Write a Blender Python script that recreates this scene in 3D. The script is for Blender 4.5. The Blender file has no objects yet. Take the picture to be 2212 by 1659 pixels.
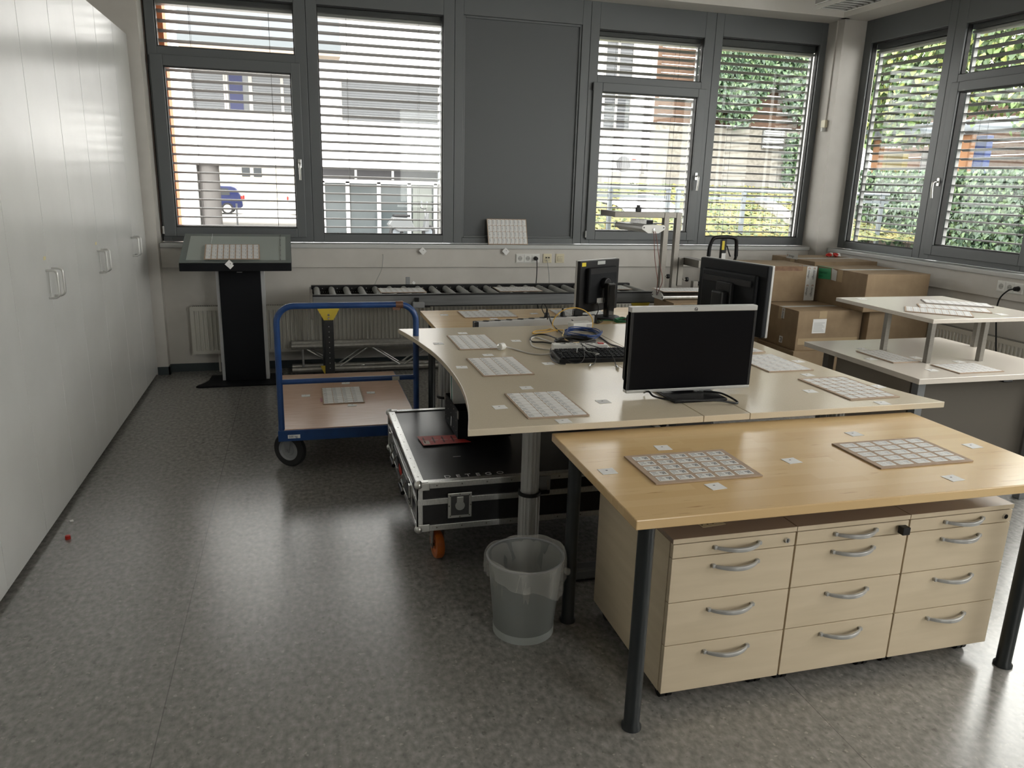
import bpy, bmesh, math, random
from mathutils import Vector, Matrix, Euler
random.seed(7)
S = bpy.context.scene
COL = S.collection
R = math.radians
# ------------------------------------------------------------------ camera
FPX, YAW, PITCH, ROLL, CAMH = 1653.3, .275, -.2599, .0288, 1.6148
cam = bpy.data.cameras.new('camera'); camo = bpy.data.objects.new('camera', cam); COL.objects.link(camo)
cam.sensor_fit = 'HORIZONTAL'; cam.sensor_width = 36.0; cam.lens = 36.0 * FPX / 2212.0
cam.clip_start = .05; cam.clip_end = 400
_f = Vector((math.sin(YAW) * math.cos(PITCH), math.cos(YAW) * math.cos(PITCH), math.sin(PITCH)))
_r = Vector((math.cos(YAW), -math.sin(YAW), 0)); _u = _r.cross(_f)
_r2 = _r * math.cos(ROLL) + _u * math.sin(ROLL); _u2 = _u * math.cos(ROLL) - _r * math.sin(ROLL)
mw = Matrix((_r2, _u2, -_f)).transposed().to_4x4(); mw.translation = (0, 0, CAMH)
camo.matrix_world = mw
S.camera = camo
# ------------------------------------------------------------------ light
wd = bpy.data.worlds.new('overcast'); S.world = wd; wd.use_nodes = True
wd.node_tree.nodes['Background'].inputs[0].default_value = (1.0, .985, .955, 1)
wd.node_tree.nodes['Background'].inputs[1].default_value = 6.5
def portal(loc, rot, sx, sy):
    l = bpy.data.lights.new('window_portal', 'AREA'); l.shape = 'RECTANGLE'; l.size = sx; l.size_y = sy
    l.cycles.is_portal = True
    o = bpy.data.objects.new('window_portal', l); COL.objects.link(o); o.location = loc; o.rotation_euler = rot
portal((1.95, 7.25, 2.0), (R(-90), 0, 0), 5.9, 2.0)
portal((5.62, 2.4, 2.0), (R(90), 0, R(90)), 8.3, 2.0)
portal((2.6, -2.85, 2.0), (R(90), 0, 0), 1.3, 2.0)
vs = S.view_settings
vs.view_transform = 'Standard'; vs.look = 'None'; vs.gamma = 1.0; vs.use_curve_mapping = False
vs.exposure = 0.86
S.cycles.use_adaptive_sampling = True; S.cycles.adaptive_threshold = .02
S.cycles.max_bounces = 7; S.cycles.diffuse_bounces = 4; S.cycles.glossy_bounces = 4
S.cycles.transparent_max_bounces = 16; S.cycles.caustics_reflective = False; S.cycles.caustics_refractive = False
S.cycles.sample_clamp_indirect = 6.0
# ------------------------------------------------------------------ materials
MAT = {}
def mat(name, col=(.5, .5, .5), rough=.5, metal=0.0, spec=.5, alpha=1.0, emit=None):
    if name in MAT: return MAT[name]
    m = bpy.data.materials.new(name); m.use_nodes = True; b = m.node_tree.nodes['Principled BSDF']
    b.inputs['Base Color'].default_value = (*col, 1); b.inputs['Roughness'].default_value = rough
    b.inputs['Metallic'].default_value = metal; b.inputs['Specular IOR Level'].default_value = spec
    b.inputs['Alpha'].default_value = alpha
    MAT[name] = m; return m
def nodes(m): return m.node_tree.nodes, m.node_tree.links, m.node_tree.nodes['Principled BSDF']
def noisy(name, c1, c2, scale=20, rough=.5, stretch=(1, 1, 1), metal=0.0, detail=4, bump=0.0, contrast=(.35, .65), spec=.5, r2=None):
    if name in MAT: return MAT[name]
    m = mat(name, c1, rough, metal, spec); N, L, b = nodes(m)
    tc = N.new('ShaderNodeTexCoord'); mp = N.new('ShaderNodeMapping'); mp.inputs['Scale'].default_value = stretch
    nz = N.new('ShaderNodeTexNoise'); nz.inputs['Scale'].default_value = scale; nz.inputs['Detail'].default_value = detail
    cr = N.new('ShaderNodeValToRGB'); cr.color_ramp.elements[0].position = contrast[0]; cr.color_ramp.elements[1].position = contrast[1]
    cr.color_ramp.elements[0].color = (*c1, 1); cr.color_ramp.elements[1].color = (*c2, 1)
    L.new(tc.outputs['Object'], mp.inputs['Vector']); L.new(mp.outputs[0], nz.inputs['Vector'])
    L.new(nz.outputs['Fac'], cr.inputs[0]); L.new(cr.outputs[0], b.inputs['Base Color'])
    if r2 is not None:
        mr = N.new('ShaderNodeMapRange'); mr.inputs['To Min'].default_value = rough; mr.inputs['To Max'].default_value = r2
        L.new(nz.outputs['Fac'], mr.inputs['Value']); L.new(mr.outputs[0], b.inputs['Roughness'])
    if bump:
        bp = N.new('ShaderNodeBump'); bp.inputs['Strength'].default_value = bump; bp.inputs['Distance'].default_value = .005
        L.new(nz.outputs['Fac'], bp.inputs['Height']); L.new(bp.outputs[0], b.inputs['Normal'])
    return m
def mth(N, L, op, a, b=None):
    n = N.new('ShaderNodeMath'); n.operation = op
    for i, v in enumerate((a, b)):
        if v is None: continue
        if isinstance(v, (int, float)): n.inputs[i].default_value = v
        else: L.new(v, n.inputs[i])
    return n.outputs[0]
def mix(N, L, fac, a, b):
    n = N.new('ShaderNodeMix'); n.data_type = 'RGBA'
    L.new(fac, n.inputs[0])
    for i, v in ((6, a), (7, b)):
        if isinstance(v, tuple): n.inputs[i].default_value = (*v, 1)
        else: L.new(v, n.inputs[i])
    return n.outputs[2]

wall_m = noisy('wall_paint', (.60, .575, .535), (.64, .615, .575), 6, .75, bump=.03)
ceil_m = mat('ceiling_paint', (.80, .78, .74), .8)
grey_m = mat('frame_grey', (.118, .128, .132), .42)
panel_m = mat('panel_grey', (.088, .095, .099), .5)
sill_m = mat('sill_stone', (.55, .56, .55), .32)
gasket_m = mat('gasket_black', (.02, .02, .02), .6)
base_m = mat('baseboard_dark', (.045, .06, .065), .5)
cab_m = noisy('cabinet_white', (.66, .665, .65), (.70, .705, .69), 3, .24)
plinth_m = mat('plinth_black', (.01, .01, .01), .6)
handle_m = mat('handle_silver', (.66, .66, .64), .28, .85)
chrome_m = mat('chrome', (.7, .7, .7), .15, 1)
steel_m = noisy('brushed_steel', (.205, .193, .172), (.235, .221, .198), 40, .42, (1, 1, 8), .7)
alu_m = noisy('aluminium', (.55, .55, .54), (.72, .72, .70), 60, .36, (8, 1, 1), 1)
alud_m = mat('aluminium_dark', (.26, .27, .28), .45, .6)
column_m = mat('column_alu', (.46, .46, .45), .38, .55)
black_m = mat('black_plastic', (.010, .010, .011), .42, 0, .3)
blackm_m = mat('black_matte', (.006, .007, .009), .6, 0, .2)
blackgl_m = mat('black_gloss', (.01, .01, .01), .12)
screen_m = mat('screen_off', (.003, .003, .004), .32, 0, .08)
white_m = mat('white_plastic', (.78, .78, .75), .4)
cream_p_m = mat('cream_plastic', (.70, .64, .47), .4)
silver_p_m = mat('silver_plastic', (.45, .45, .44), .34, .3)
darkleg_m = mat('leg_black', (.012, .016, .018), .35)
blue_m = noisy('trolley_blue', (.012, .045, .16), (.016, .06, .20), 12, .3)
yellow_m = mat('bracket_yellow', (.62, .47, .05), .5)
card_m = noisy('cardboard', (.27, .19, .115), (.32, .23, .14), 9, .85, (1, 1, 1))
cardd_m = noisy('cardboard_edge', (.20, .115, .075), (.26, .16, .10), 30, .9)
board_m = noisy('board_brown', (.40, .30, .225), (.46, .35, .265), 25, .8)
paper_m = mat('paper_white', (.80, .80, .79), .6)
paperg_m = mat('paper_print', (.12, .12, .13), .6)
tape_m = mat('tape_clear', (.46, .35, .22), .18)
tapew_m = mat('tape_white', (.62, .62, .60), .25)
green_p_m = mat('green_paper', (.035, .33, .14), .5)
red_m = mat('red_plastic', (.50, .02, .012), .4)
redst_m = noisy('red_sticker', (.42, .035, .03), (.50, .06, .05), 10, .4)
orange_w_m = noisy('orange_wheel', (.55, .13, .015), (.42, .10, .012), 30, .45)
rubber_m = mat('rubber', (.018, .018, .019), .75)
grey_pl_m = mat('grey_plastic', (.30, .31, .32), .45)
radi_m = mat('radiator_white', (.66, .64, .58), .4)
beige_m = mat('pedestal_melamine', (.66, .55, .395), .42)
lam_w_m = noisy('maple_laminate', (.645, .54, .385), (.70, .59, .43), 3, .42, (1, 1, 9), detail=6)
greytop_m = mat('pedestal_top', (.36, .27, .20), .35)
lens_m = mat('antenna_white', (.72, .72, .69), .4)
brownc_m = mat('cable_brown', (.20, .07, .05), .5)
teal_m = mat('folder_teal', (.03, .22, .19), .5)

def m_cream():
    m = noisy('cream_laminate', (.615, .535, .405), (.655, .575, .44), 420, .22, contrast=(.4, .6), detail=2)
    return m
cream_m = m_cream()
cream_e_m = mat('cream_edge', (.62, .52, .37), .42)
white_lam_m = noisy('white_laminate', (.66, .61, .545), (.70, .65, .59), 300, .22, detail=2)
tro_m = noisy('beech_board', (.56, .36, .255), (.63, .42, .31), 7, .24, (1, 14, 1), detail=5)

def m_beech():
    m = mat('beech_staves', (.6, .4, .2), .27); N, L, b = nodes(m)
    tc = N.new('ShaderNodeTexCoord')
    br = N.new('ShaderNodeTexBrick'); br.offset = .37; br.squash = 1
    br.inputs['Scale'].default_value = 1.0; br.inputs['Brick Width'].default_value = .43; br.inputs['Row Height'].default_value = .043
    br.inputs['Mortar Size'].default_value = .0; br.inputs['Bias'].default_value = .1
    br.inputs['Color1'].default_value = (.66, .455, .225, 1); br.inputs['Color2'].default_value = (.71, .51, .265, 1); br.inputs['Mortar'].default_value = (.5, .3, .1, 1)
    mp = N.new('ShaderNodeMapping'); mp.inputs['Scale'].default_value = (2.2, 26, 26)
    nz = N.new('ShaderNodeTexNoise'); nz.inputs['Scale'].default_value = 2.4; nz.inputs['Detail'].default_value = 6; nz.inputs['Roughness'].default_value = .6
    L.new(tc.outputs['Object'], br.inputs['Vector']); L.new(tc.outputs['Object'], mp.inputs['Vector']); L.new(mp.outputs[0], nz.inputs['Vector'])
    cr = N.new('ShaderNodeValToRGB'); cr.color_ramp.elements[0].position = .25; cr.color_ramp.elements[1].position = .36
    cr.color_ramp.elements[0].color = (.62, .55, .45, 1); cr.color_ramp.elements[1].color = (1, 1, 1, 1)
    L.new(nz.outputs['Fac'], cr.inputs[0])
    mm = N.new('ShaderNodeMix'); mm.data_type = 'RGBA'; mm.blend_type = 'MULTIPLY'; mm.inputs[0].default_value = 1
    L.new(br.outputs['Color'], mm.inputs[6]); L.new(cr.outputs[0], mm.inputs[7]); L.new(mm.outputs[2], b.inputs['Base Color'])
    b.inputs['Roughness'].default_value = .23
    return m
beech_m = m_beech()

def m_floor():
    m = mat('linoleum', (.2, .2, .18), .3); N, L, b = nodes(m)
    tc = N.new('ShaderNodeTexCoord')
    def nz(scale, det, st=(1, 1, 1)):
        mp = N.new('ShaderNodeMapping'); mp.inputs['Scale'].default_value = st
        n = N.new('ShaderNodeTexNoise'); n.inputs['Scale'].default_value = scale; n.inputs['Detail'].default_value = det
        L.new(tc.outputs['Object'], mp.inputs['Vector']); L.new(mp.outputs[0], n.inputs['Vector']); return n.outputs['Fac']
    def ramp(f, p0, p1, c0, c1):
        cr = N.new('ShaderNodeValToRGB'); cr.color_ramp.elements[0].position = p0; cr.color_ramp.elements[1].position = p1
        cr.color_ramp.elements[0].color = (*c0, 1); cr.color_ramp.elements[1].color = (*c1, 1); L.new(f, cr.inputs[0]); return cr.outputs[0]
    a = ramp(nz(48, 6, (1, .7, 1)), .30, .72, (.165, .160, .149), (.335, .324, .306))
    sp = ramp(nz(42, 3), .645, .70, (0, 0, 0), (.75, .75, .75))
    c = mix(N, L, sp, a, (.42, .405, .36))
    dk = ramp(nz(36, 3, (1.3, 1, 1)), .63, .70, (0, 0, 0), (1, 1, 1))
    c = mix(N, L, mth(N, L, 'MULTIPLY', dk, .5), c, (.085, .082, .072))
    # welded joints between the linoleum sheets
    sx = N.new('ShaderNodeSeparateXYZ'); L.new(tc.outputs['Object'], sx.inputs[0])
    d = mth(N, L, 'ABSOLUTE', mth(N, L, 'SUBTRACT', mth(N, L, 'FLOORED_MODULO', mth(N, L, 'ADD', sx.outputs[0], 2.46), 2.0), 1.0))
    d = mth(N, L, 'SUBTRACT', 1.0, d)
    ln = mth(N, L, 'MULTIPLY', mth(N, L, 'LESS_THAN', d, .0016), .55)
    c = mix(N, L, ln, c, (.05, .05, .045))
    L.new(c, b.inputs['Base Color'])
    b.inputs['Roughness'].default_value = .26
    b.inputs['Specular IOR Level'].default_value = 1.0
    return m
floor_m = m_floor()

def m_glass(name='pane_glass', tint=(.935, .94, .93), ior=1.35):
    m = bpy.data.materials.new(name); m.use_nodes = True; N = m.node_tree.nodes; L = m.node_tree.links; N.clear()
    o = N.new('ShaderNodeOutputMaterial'); t = N.new('ShaderNodeBsdfTransparent'); t.inputs[0].default_value = (*tint, 1)
    g = N.new('ShaderNodeBsdfGlossy'); g.inputs['Roughness'].default_value = .02; g.inputs['Color'].default_value = (.9, .95, .95, 1)
    lw = N.new('ShaderNodeLayerWeight'); lw.inputs[0].default_value = .5
    pw = N.new('ShaderNodeMath'); pw.operation = 'POWER'; pw.inputs[1].default_value = 4.0; L.new(lw.outputs['Facing'], pw.inputs[0])
    fr = N.new('ShaderNodeMath'); fr.operation = 'MULTIPLY_ADD'; fr.inputs[1].default_value = .55; fr.inputs[2].default_value = .012; L.new(pw.outputs[0], fr.inputs[0])
    x = N.new('ShaderNodeMixShader'); L.new(fr.outputs[0], x.inputs[0]); L.new(t.outputs[0], x.inputs[1]); L.new(g.outputs[0], x.inputs[2]); L.new(x.outputs[0], o.inputs[0])
    MAT[name] = m; return m
glass_m = m_glass()
def m_film(name, col, transp, rough):
    m = bpy.data.materials.new(name); m.use_nodes = True; N = m.node_tree.nodes; L = m.node_tree.links
    b = N['Principled BSDF']; b.inputs['Base Color'].default_value = (*col, 1); b.inputs['Roughness'].default_value = rough
    o = N['Material Output']; t = N.new('ShaderNodeBsdfTransparent'); x = N.new('ShaderNodeMixShader')
    x.inputs[0].default_value = transp; L.new(b.outputs[0], x.inputs[1]); L.new(t.outputs[0], x.inputs[2]); L.new(x.outputs[0], o.inputs[0])
    MAT[name] = m; return m
bag_m = m_film('bag_film', (.80, .79, .75), .75, .15)
mesh_m = m_film('bin_mesh', (.27, .29, .285), .38, .4)

def m_sticker(name, dark=(.14, .14, .15), pic=True):
    """white label with a few printed lines and a grey picture block (flat print)"""
    m = mat(name, (.80, .80, .79), .55); N, L, b = nodes(m)
    tc = N.new('ShaderNodeTexCoord'); sx = N.new('ShaderNodeSeparateXYZ'); L.new(tc.outputs['Generated'], sx.inputs[0])
    u, v = sx.outputs[0], sx.outputs[1]
    def rect(u0, u1, v0, v1):
        a = mth(N, L, 'MULTIPLY', mth(N, L, 'GREATER_THAN', u, u0), mth(N, L, 'LESS_THAN', u, u1))
        c = mth(N, L, 'MULTIPLY', mth(N, L, 'GREATER_THAN', v, v0), mth(N, L, 'LESS_THAN', v, v1))
        return mth(N, L, 'MULTIPLY', a, c)
    acc = rect(.07, .40, .74, .84)
    for r_ in ((.07, .46, .54, .59), (.07, .42, .42, .47), (.07, .14, .14, .28), (.20, .44, .24, .28)):
        acc = mth(N, L, 'MAXIMUM', acc, rect(*r_))
    if pic:
        nz = N.new('ShaderNodeTexNoise'); nz.inputs['Scale'].default_value = 9; nz.inputs['Detail'].default_value = 2
        L.new(tc.outputs['Generated'], nz.inputs['Vector'])
        acc = mth(N, L, 'MAXIMUM', acc, mth(N, L, 'MULTIPLY', rect(.56, .92, .2, .86), mth(N, L, 'GREATER_THAN', nz.outputs['Fac'], .47)))
    L.new(mix(N, L, acc, (.80, .80, .79), dark), b.inputs['Base Color'])
    return m
st_pic = m_sticker('label_picture')
st_txt = m_sticker('label_text', (.17, .18, .20), False)
st_pale = m_sticker('label_pale', (.52, .53, .55), True)

# ------------------------------------------------------------------ mesh helpers
class G:
    def __init__(s): s.v = []; s.f = []; s.m = []
    def add(s, vs, fs, mi=0):
        o = len(s.v); s.v += [tuple(v) for v in vs]; s.f += [tuple(i + o for i in f) for f in fs]; s.m += [mi] * len(fs); return s
    def box(s, a, b, mi=0):
        x0, y0, z0 = a; x1, y1, z1 = b
        if x0 > x1: x0, x1 = x1, x0
        if y0 > y1: y0, y1 = y1, y0
        if z0 > z1: z0, z1 = z1, z0
        return s.add([(x0, y0, z0), (x1, y0, z0), (x1, y1, z0), (x0, y1, z0), (x0, y0, z1), (x1, y0, z1), (x1, y1, z1), (x0, y1, z1)],
                     [(3, 2, 1, 0), (4, 5, 6, 7), (0, 1, 5, 4), (1, 2, 6, 5), (2, 3, 7, 6), (3, 0, 4, 7)], mi)
    def obox(s, c, size, rot=(0, 0, 0), mi=0):
        M_ = Matrix.Translation(c) @ Euler(rot).to_matrix().to_4x4(); h = [k / 2 for k in size]
        vs = [M_ @ Vector((sx * h[0], sy * h[1], sz * h[2])) for sz in (-1, 1) for sx, sy in ((-1, -1), (1, -1), (1, 1), (-1, 1))]
        return s.add(vs, [(3, 2, 1, 0), (4, 5, 6, 7), (0, 1, 5, 4), (1, 2, 6, 5), (2, 3, 7, 6), (3, 0, 4, 7)], mi)
    def cyl(s, p0, p1, r0, r1=None, n=16, mi=0):
        return s.tube([p0, p1], r0, n, r1=r1, mi=mi)
    def tube(s, pts, r, n=8, closed=False, r1=None, mi=0):
        P = [Vector(p) for p in pts]; k = len(P)
        T = []
        for i in range(k):
            a = P[i - 1] if (i > 0 or closed) else P[i]; b = P[(i + 1) % k] if (i < k - 1 or closed) else P[i]
            t = (b - a); T.append(t.normalized() if t.length > 1e-9 else Vector((0, 0, 1)))
        up = Vector((0, 0, 1)) if abs(T[0].z) < .9 else Vector((1, 0, 0))
        nn = T[0].cross(up).normalized(); vs = []
        for i in range(k):
            nn = (nn - T[i] * nn.dot(T[i])).normalized(); bb = T[i].cross(nn)
            rr = r if r1 is None else r + (r1 - r) * i / (k - 1)
            for j in range(n):
                a = 2 * math.pi * j / n; vs.append(P[i] + nn * (math.cos(a) * rr) + bb * (math.sin(a) * rr))
        fs = []
        for i in range(k if closed else k - 1):
            for j in range(n):
                a = i * n + j; b = i * n + (j + 1) % n; c = ((i + 1) % k) * n
                fs.append((a, b, c + (j + 1) % n, c + j))
        if not closed: fs += [tuple(reversed(range(n))), tuple((k - 1) * n + j for j in range(n))]
        return s.add(vs, fs, mi)
    def prism(s, poly, z0, z1, axis='z', mi=0):
        def P(a, b, h): return {'z': (a, b, h), 'y': (a, h, b), 'x': (h, a, b)}[axis]
        n = len(poly); vs = [P(a, b, z0) for a, b in poly] + [P(a, b, z1) for a, b in poly]
        fs = [tuple(reversed(range(n))), tuple(range(n, 2 * n))] + [(i, (i + 1) % n, n + (i + 1) % n, n + i) for i in range(n)]
        return s.add(vs, fs, mi)
    def lathe(s, prof, n=32, c=(0, 0, 0), mi=0, cap0=False, cap1=False):
        vs = [(c[0] + r * math.cos(2 * math.pi * j / n), c[1] + r * math.sin(2 * math.pi * j / n), c[2] + z) for r, z in prof for j in range(n)]
        fs = [(i * n + j, i * n + (j + 1) % n, (i + 1) * n + (j + 1) % n, (i + 1) * n + j) for i in range(len(prof) - 1) for j in range(n)]
        if cap0: fs.append(tuple(reversed(range(n))))
        if cap1: fs.append(tuple((len(prof) - 1) * n + j for j in range(n)))
        return s.add(vs, fs, mi)
    def build(s, name, material, parent=None, bevel=0.0, smooth=False, seg=2, kind=None, loc=None, rot=None, label=None, cat=None, group=None):
        me = bpy.data.meshes.new(name); me.from_pydata(s.v, [], s.f)
        bm = bmesh.new(); bm.from_mesh(me); bmesh.ops.recalc_face_normals(bm, faces=bm.faces); bm.to_mesh(me); bm.free()
        ms = material if isinstance(material, (list, tuple)) else [material]
        for q in ms: me.materials.append(q)
        if len(ms) > 1: me.polygons.foreach_set('material_index', s.m)
        if smooth: me.polygons.foreach_set('use_smooth', [True] * len(me.polygons))
        o = bpy.data.objects.new(name, me); COL.objects.link(o)
        if parent: o.parent = parent
        if loc: o.location = loc
        if rot: o.rotation_euler = rot
        if bevel:
            b = o.modifiers.new('bevel', 'BEVEL'); b.width = bevel; b.segments = seg; b.limit_method = 'ANGLE'
        if smooth:
            e = o.modifiers.new('split', 'EDGE_SPLIT'); e.split_angle = R(40)
        tag(o, label, cat, group, kind)
        return o
def tag(o, label=None, cat=None, group=None, kind=None):
    for k, v in (('label', label), ('category', cat), ('group', group), ('kind', kind)):
        if v: o[k] = v
    return o
def thing(name, label, cat, loc=(0, 0, 0), rz=0.0, group=None, rot=None, kind=None):
    o = bpy.data.objects.new(name, None); COL.objects.link(o); o.location = loc; o.rotation_euler = rot if rot else (0, 0, rz)
    o.empty_display_size = .1
    return tag(o, label, cat, group, kind)
def struct(name, g, m, parent=None, **kw):
    return g.build(name, m, parent, kind='structure' if parent is None else None, **kw)
def sname(name, parent):
    o = bpy.data.objects.new(name, None); COL.objects.link(o); o['kind'] = 'structure'; return o
def copy_tree(o, parent=None, loc=None, rz=None, label=None, group=None):
    c = o.copy(); COL.objects.link(c); c.parent = parent
    if loc is not None: c.location = loc
    if rz is not None: c.rotation_euler = (0, 0, rz)
    if label: c['label'] = label
    if group: c['group'] = group
    for ch in o.children: copy_tree(ch, c)
    return c
def copyo(o, parent, loc=None, rot=None):
    c = o.copy(); COL.objects.link(c); c.parent = parent
    if loc is not None: c.location = loc
    if rot is not None: c.rotation_euler = rot
    return c
def spline(pts, n=8, closed=False):
    P = [Vector(p) for p in pts]; out = []; k = len(P)
    for i in range(k if closed else k - 1):
        if closed: a, b, c, d = P[i - 1], P[i], P[(i + 1) % k], P[(i + 2) % k]
        else: a, b, c, d = P[max(i - 1, 0)], P[i], P[i + 1], P[min(i + 2, k - 1)]
        for j in range(n):
            t = j / n
            out.append(.5 * ((2 * b) + (c - a) * t + (2 * a - 5 * b + 4 * c - d) * t * t + (3 * b - a - 3 * c + d) * t ** 3))
    if not closed: out.append(P[-1])
    return out
def text(body, size, material, parent, loc, rot, name='lettering', extrude=.0004, align='LEFT', space=1.0):
    cu = bpy.data.curves.new(name, 'FONT'); cu.body = body; cu.size = size; cu.extrude = extrude; cu.align_x = align; cu.space_character = space
    tmp = bpy.data.objects.new(name, cu); COL.objects.link(tmp)
    dg = bpy.context.evaluated_depsgraph_get(); me = bpy.data.meshes.new_from_object(tmp.evaluated_get(dg))
    bpy.data.objects.remove(tmp)
    me.materials.clear(); me.materials.append(material)
    o = bpy.data.objects.new(name, me); COL.objects.link(o); o.parent = parent; o.location = loc; o.rotation_euler = rot
    return o
def arc(c, r, a0, a1, n, plane='xz'):
    out = []
    for i in range(n + 1):
        a = a0 + (a1 - a0) * i / n; p, q = c[0] + r * math.cos(a), c[1] + r * math.sin(a); out.append((p, q))
    return out
# ================================================================== ROOM SHELL
XL, XR, YB, YN, ZC = -1.75, 5.07, 6.697, -2.4, 3.52
struct('floor', G().box((XL - .2, YN - .2, -.12), (XR + .25, 7.0, 0)), floor_m)
struct('ceiling', G().box((XL - .2, YN - .2, ZC), (5.7, 7.25, ZC + .15)), ceil_m)
struct('wall_left', G().box((XL - .2, YN - .2, 0), (XL, 7.2, ZC)), wall_m)
struct('wall_near', G().box((XL, YN - .3, 0), (5.6, YN, 1.02)), wall_m)
struct('wall_near_pier', G().box((XL, YN - .3, 0), (-1.1, YN, ZC)), wall_m)
struct('trim_11', G().box((XL, YN - .4, 3.127), (5.62, YN + .15, ZC)), ceil_m)
struct('wall_back', G().box((-1.058, YB, 0), (4.92, 6.98, 1.02)), wall_m)
struct('wall_right', G().box((XR, YN, 0), (5.31, 6.56, 1.02)), wall_m)
ext_white_m = mat('facade_white', (.75, .75, .75), .8)
orange_m = mat('facade_orange', (.62, .19, .075), .7)
struct('wall_corner_column', G().box((4.92, 6.56, 0), (5.31, 6.98, ZC)), wall_m)
struct('wall_side_column', G().box((XL, 6.6, 0), (-1.058, 7.0, ZC)), wall_m)
struct('trim_1', G().box((-1.9, 7.02, -.5), (-.946, 7.20, 4.0)), orange_m)
struct('wall_near_column', G().box((5.05, YN, 0), (5.62, -1.75, ZC)), wall_m)
# downstand beams over the windows
struct('trim_2', G().box((XL, 6.52, 3.127), (4.95, 6.98, ZC)), ceil_m)
struct('trim_3', G().box((4.87, YN, 3.127), (5.31, 6.58, ZC)), ceil_m)
# sills
struct('trim_4', G().box((-1.056, 6.657, 1.022), (4.93, 6.80, 1.058)), sill_m, bevel=.006)
struct('trim_5', G().box((5.03, YN, 1.022), (5.18, 6.535, 1.058)), sill_m, bevel=.006)
# outer sills of sheet metal
struct('trim_6', G().box((-1.05, 6.86, 1.03), (4.92, 7.03, 1.05)), alud_m)
struct('trim_7', G().box((5.25, YN, 1.03), (5.36, 6.56, 1.05)), alud_m)
# cable trunking under the sills
struct('trim_8', G().box((-1.056, 6.672, .862), (4.92, YB, 1.022)), wall_m, bevel=.002)
struct('trim_9', G().box((5.045, YN, .862), (XR, 6.555, 1.022)), wall_m, bevel=.002)
struct('baseboard_back', G().box((-1.056, 6.682, 0), (4.92, YB, .065)), base_m)
struct('baseboard_right', G().box((5.055, YN, 0), (XR, 6.56, .065)), base_m)
struct('baseboard_column', G().box((-1.14, 6.588, 0), (-1.046, 6.6, .065)), base_m)
struct('baseboard_side_column', G().box((-1.058, 6.588, 0), (-1.046, 6.69, .065)), base_m)

# ================================================================== WINDOWS
Z0, Z1 = 1.062, 3.127
slat_m = mat('slat_backlit', (.085, .083, .08), .5)  # darkness of the backlit undersides is put into the slat colour
guide_m = mat('guide_pale', (.34, .35, .34), .4)
head_m = mat('blind_box_dark', (.07, .075, .08), .5)
def ring(g, o, i, y0, y1):
    g.box((o[0], y0, o[1]), (i[0], y1, o[3])); g.box((i[2], y0, o[1]), (o[2], y1, o[3]))
    g.box((i[0], y0, o[1]), (i[2], y1, i[1])); g.box((i[0], y0, i[3]), (i[2], y1, o[3])); return g
def bead(parent, r, y0, y1, t=.008):
    ring(G(), (r[0] - .0005, r[1] - .0005, r[2] + .0005, r[3] + .0005), (r[0] + t, r[1] + t, r[2] - t, r[3] - t), y0, y1).build('glazing_gasket', gasket_m, parent)
def whandle(parent, x, y, z):
    h = G().obox((x, y - .004, z), (.028, .01, .07)).build('handle_rosette', handle_m, parent, bevel=.004)
    G().tube(spline([(x, y - .01, z), (x, y - .045, z), (x, y - .055, z - .02), (x, y - .052, z - .07), (x, y - .045, z - .13)], 5), .009, 10).build('lever', handle_m, h, smooth=True)
WN = [0]
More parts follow.
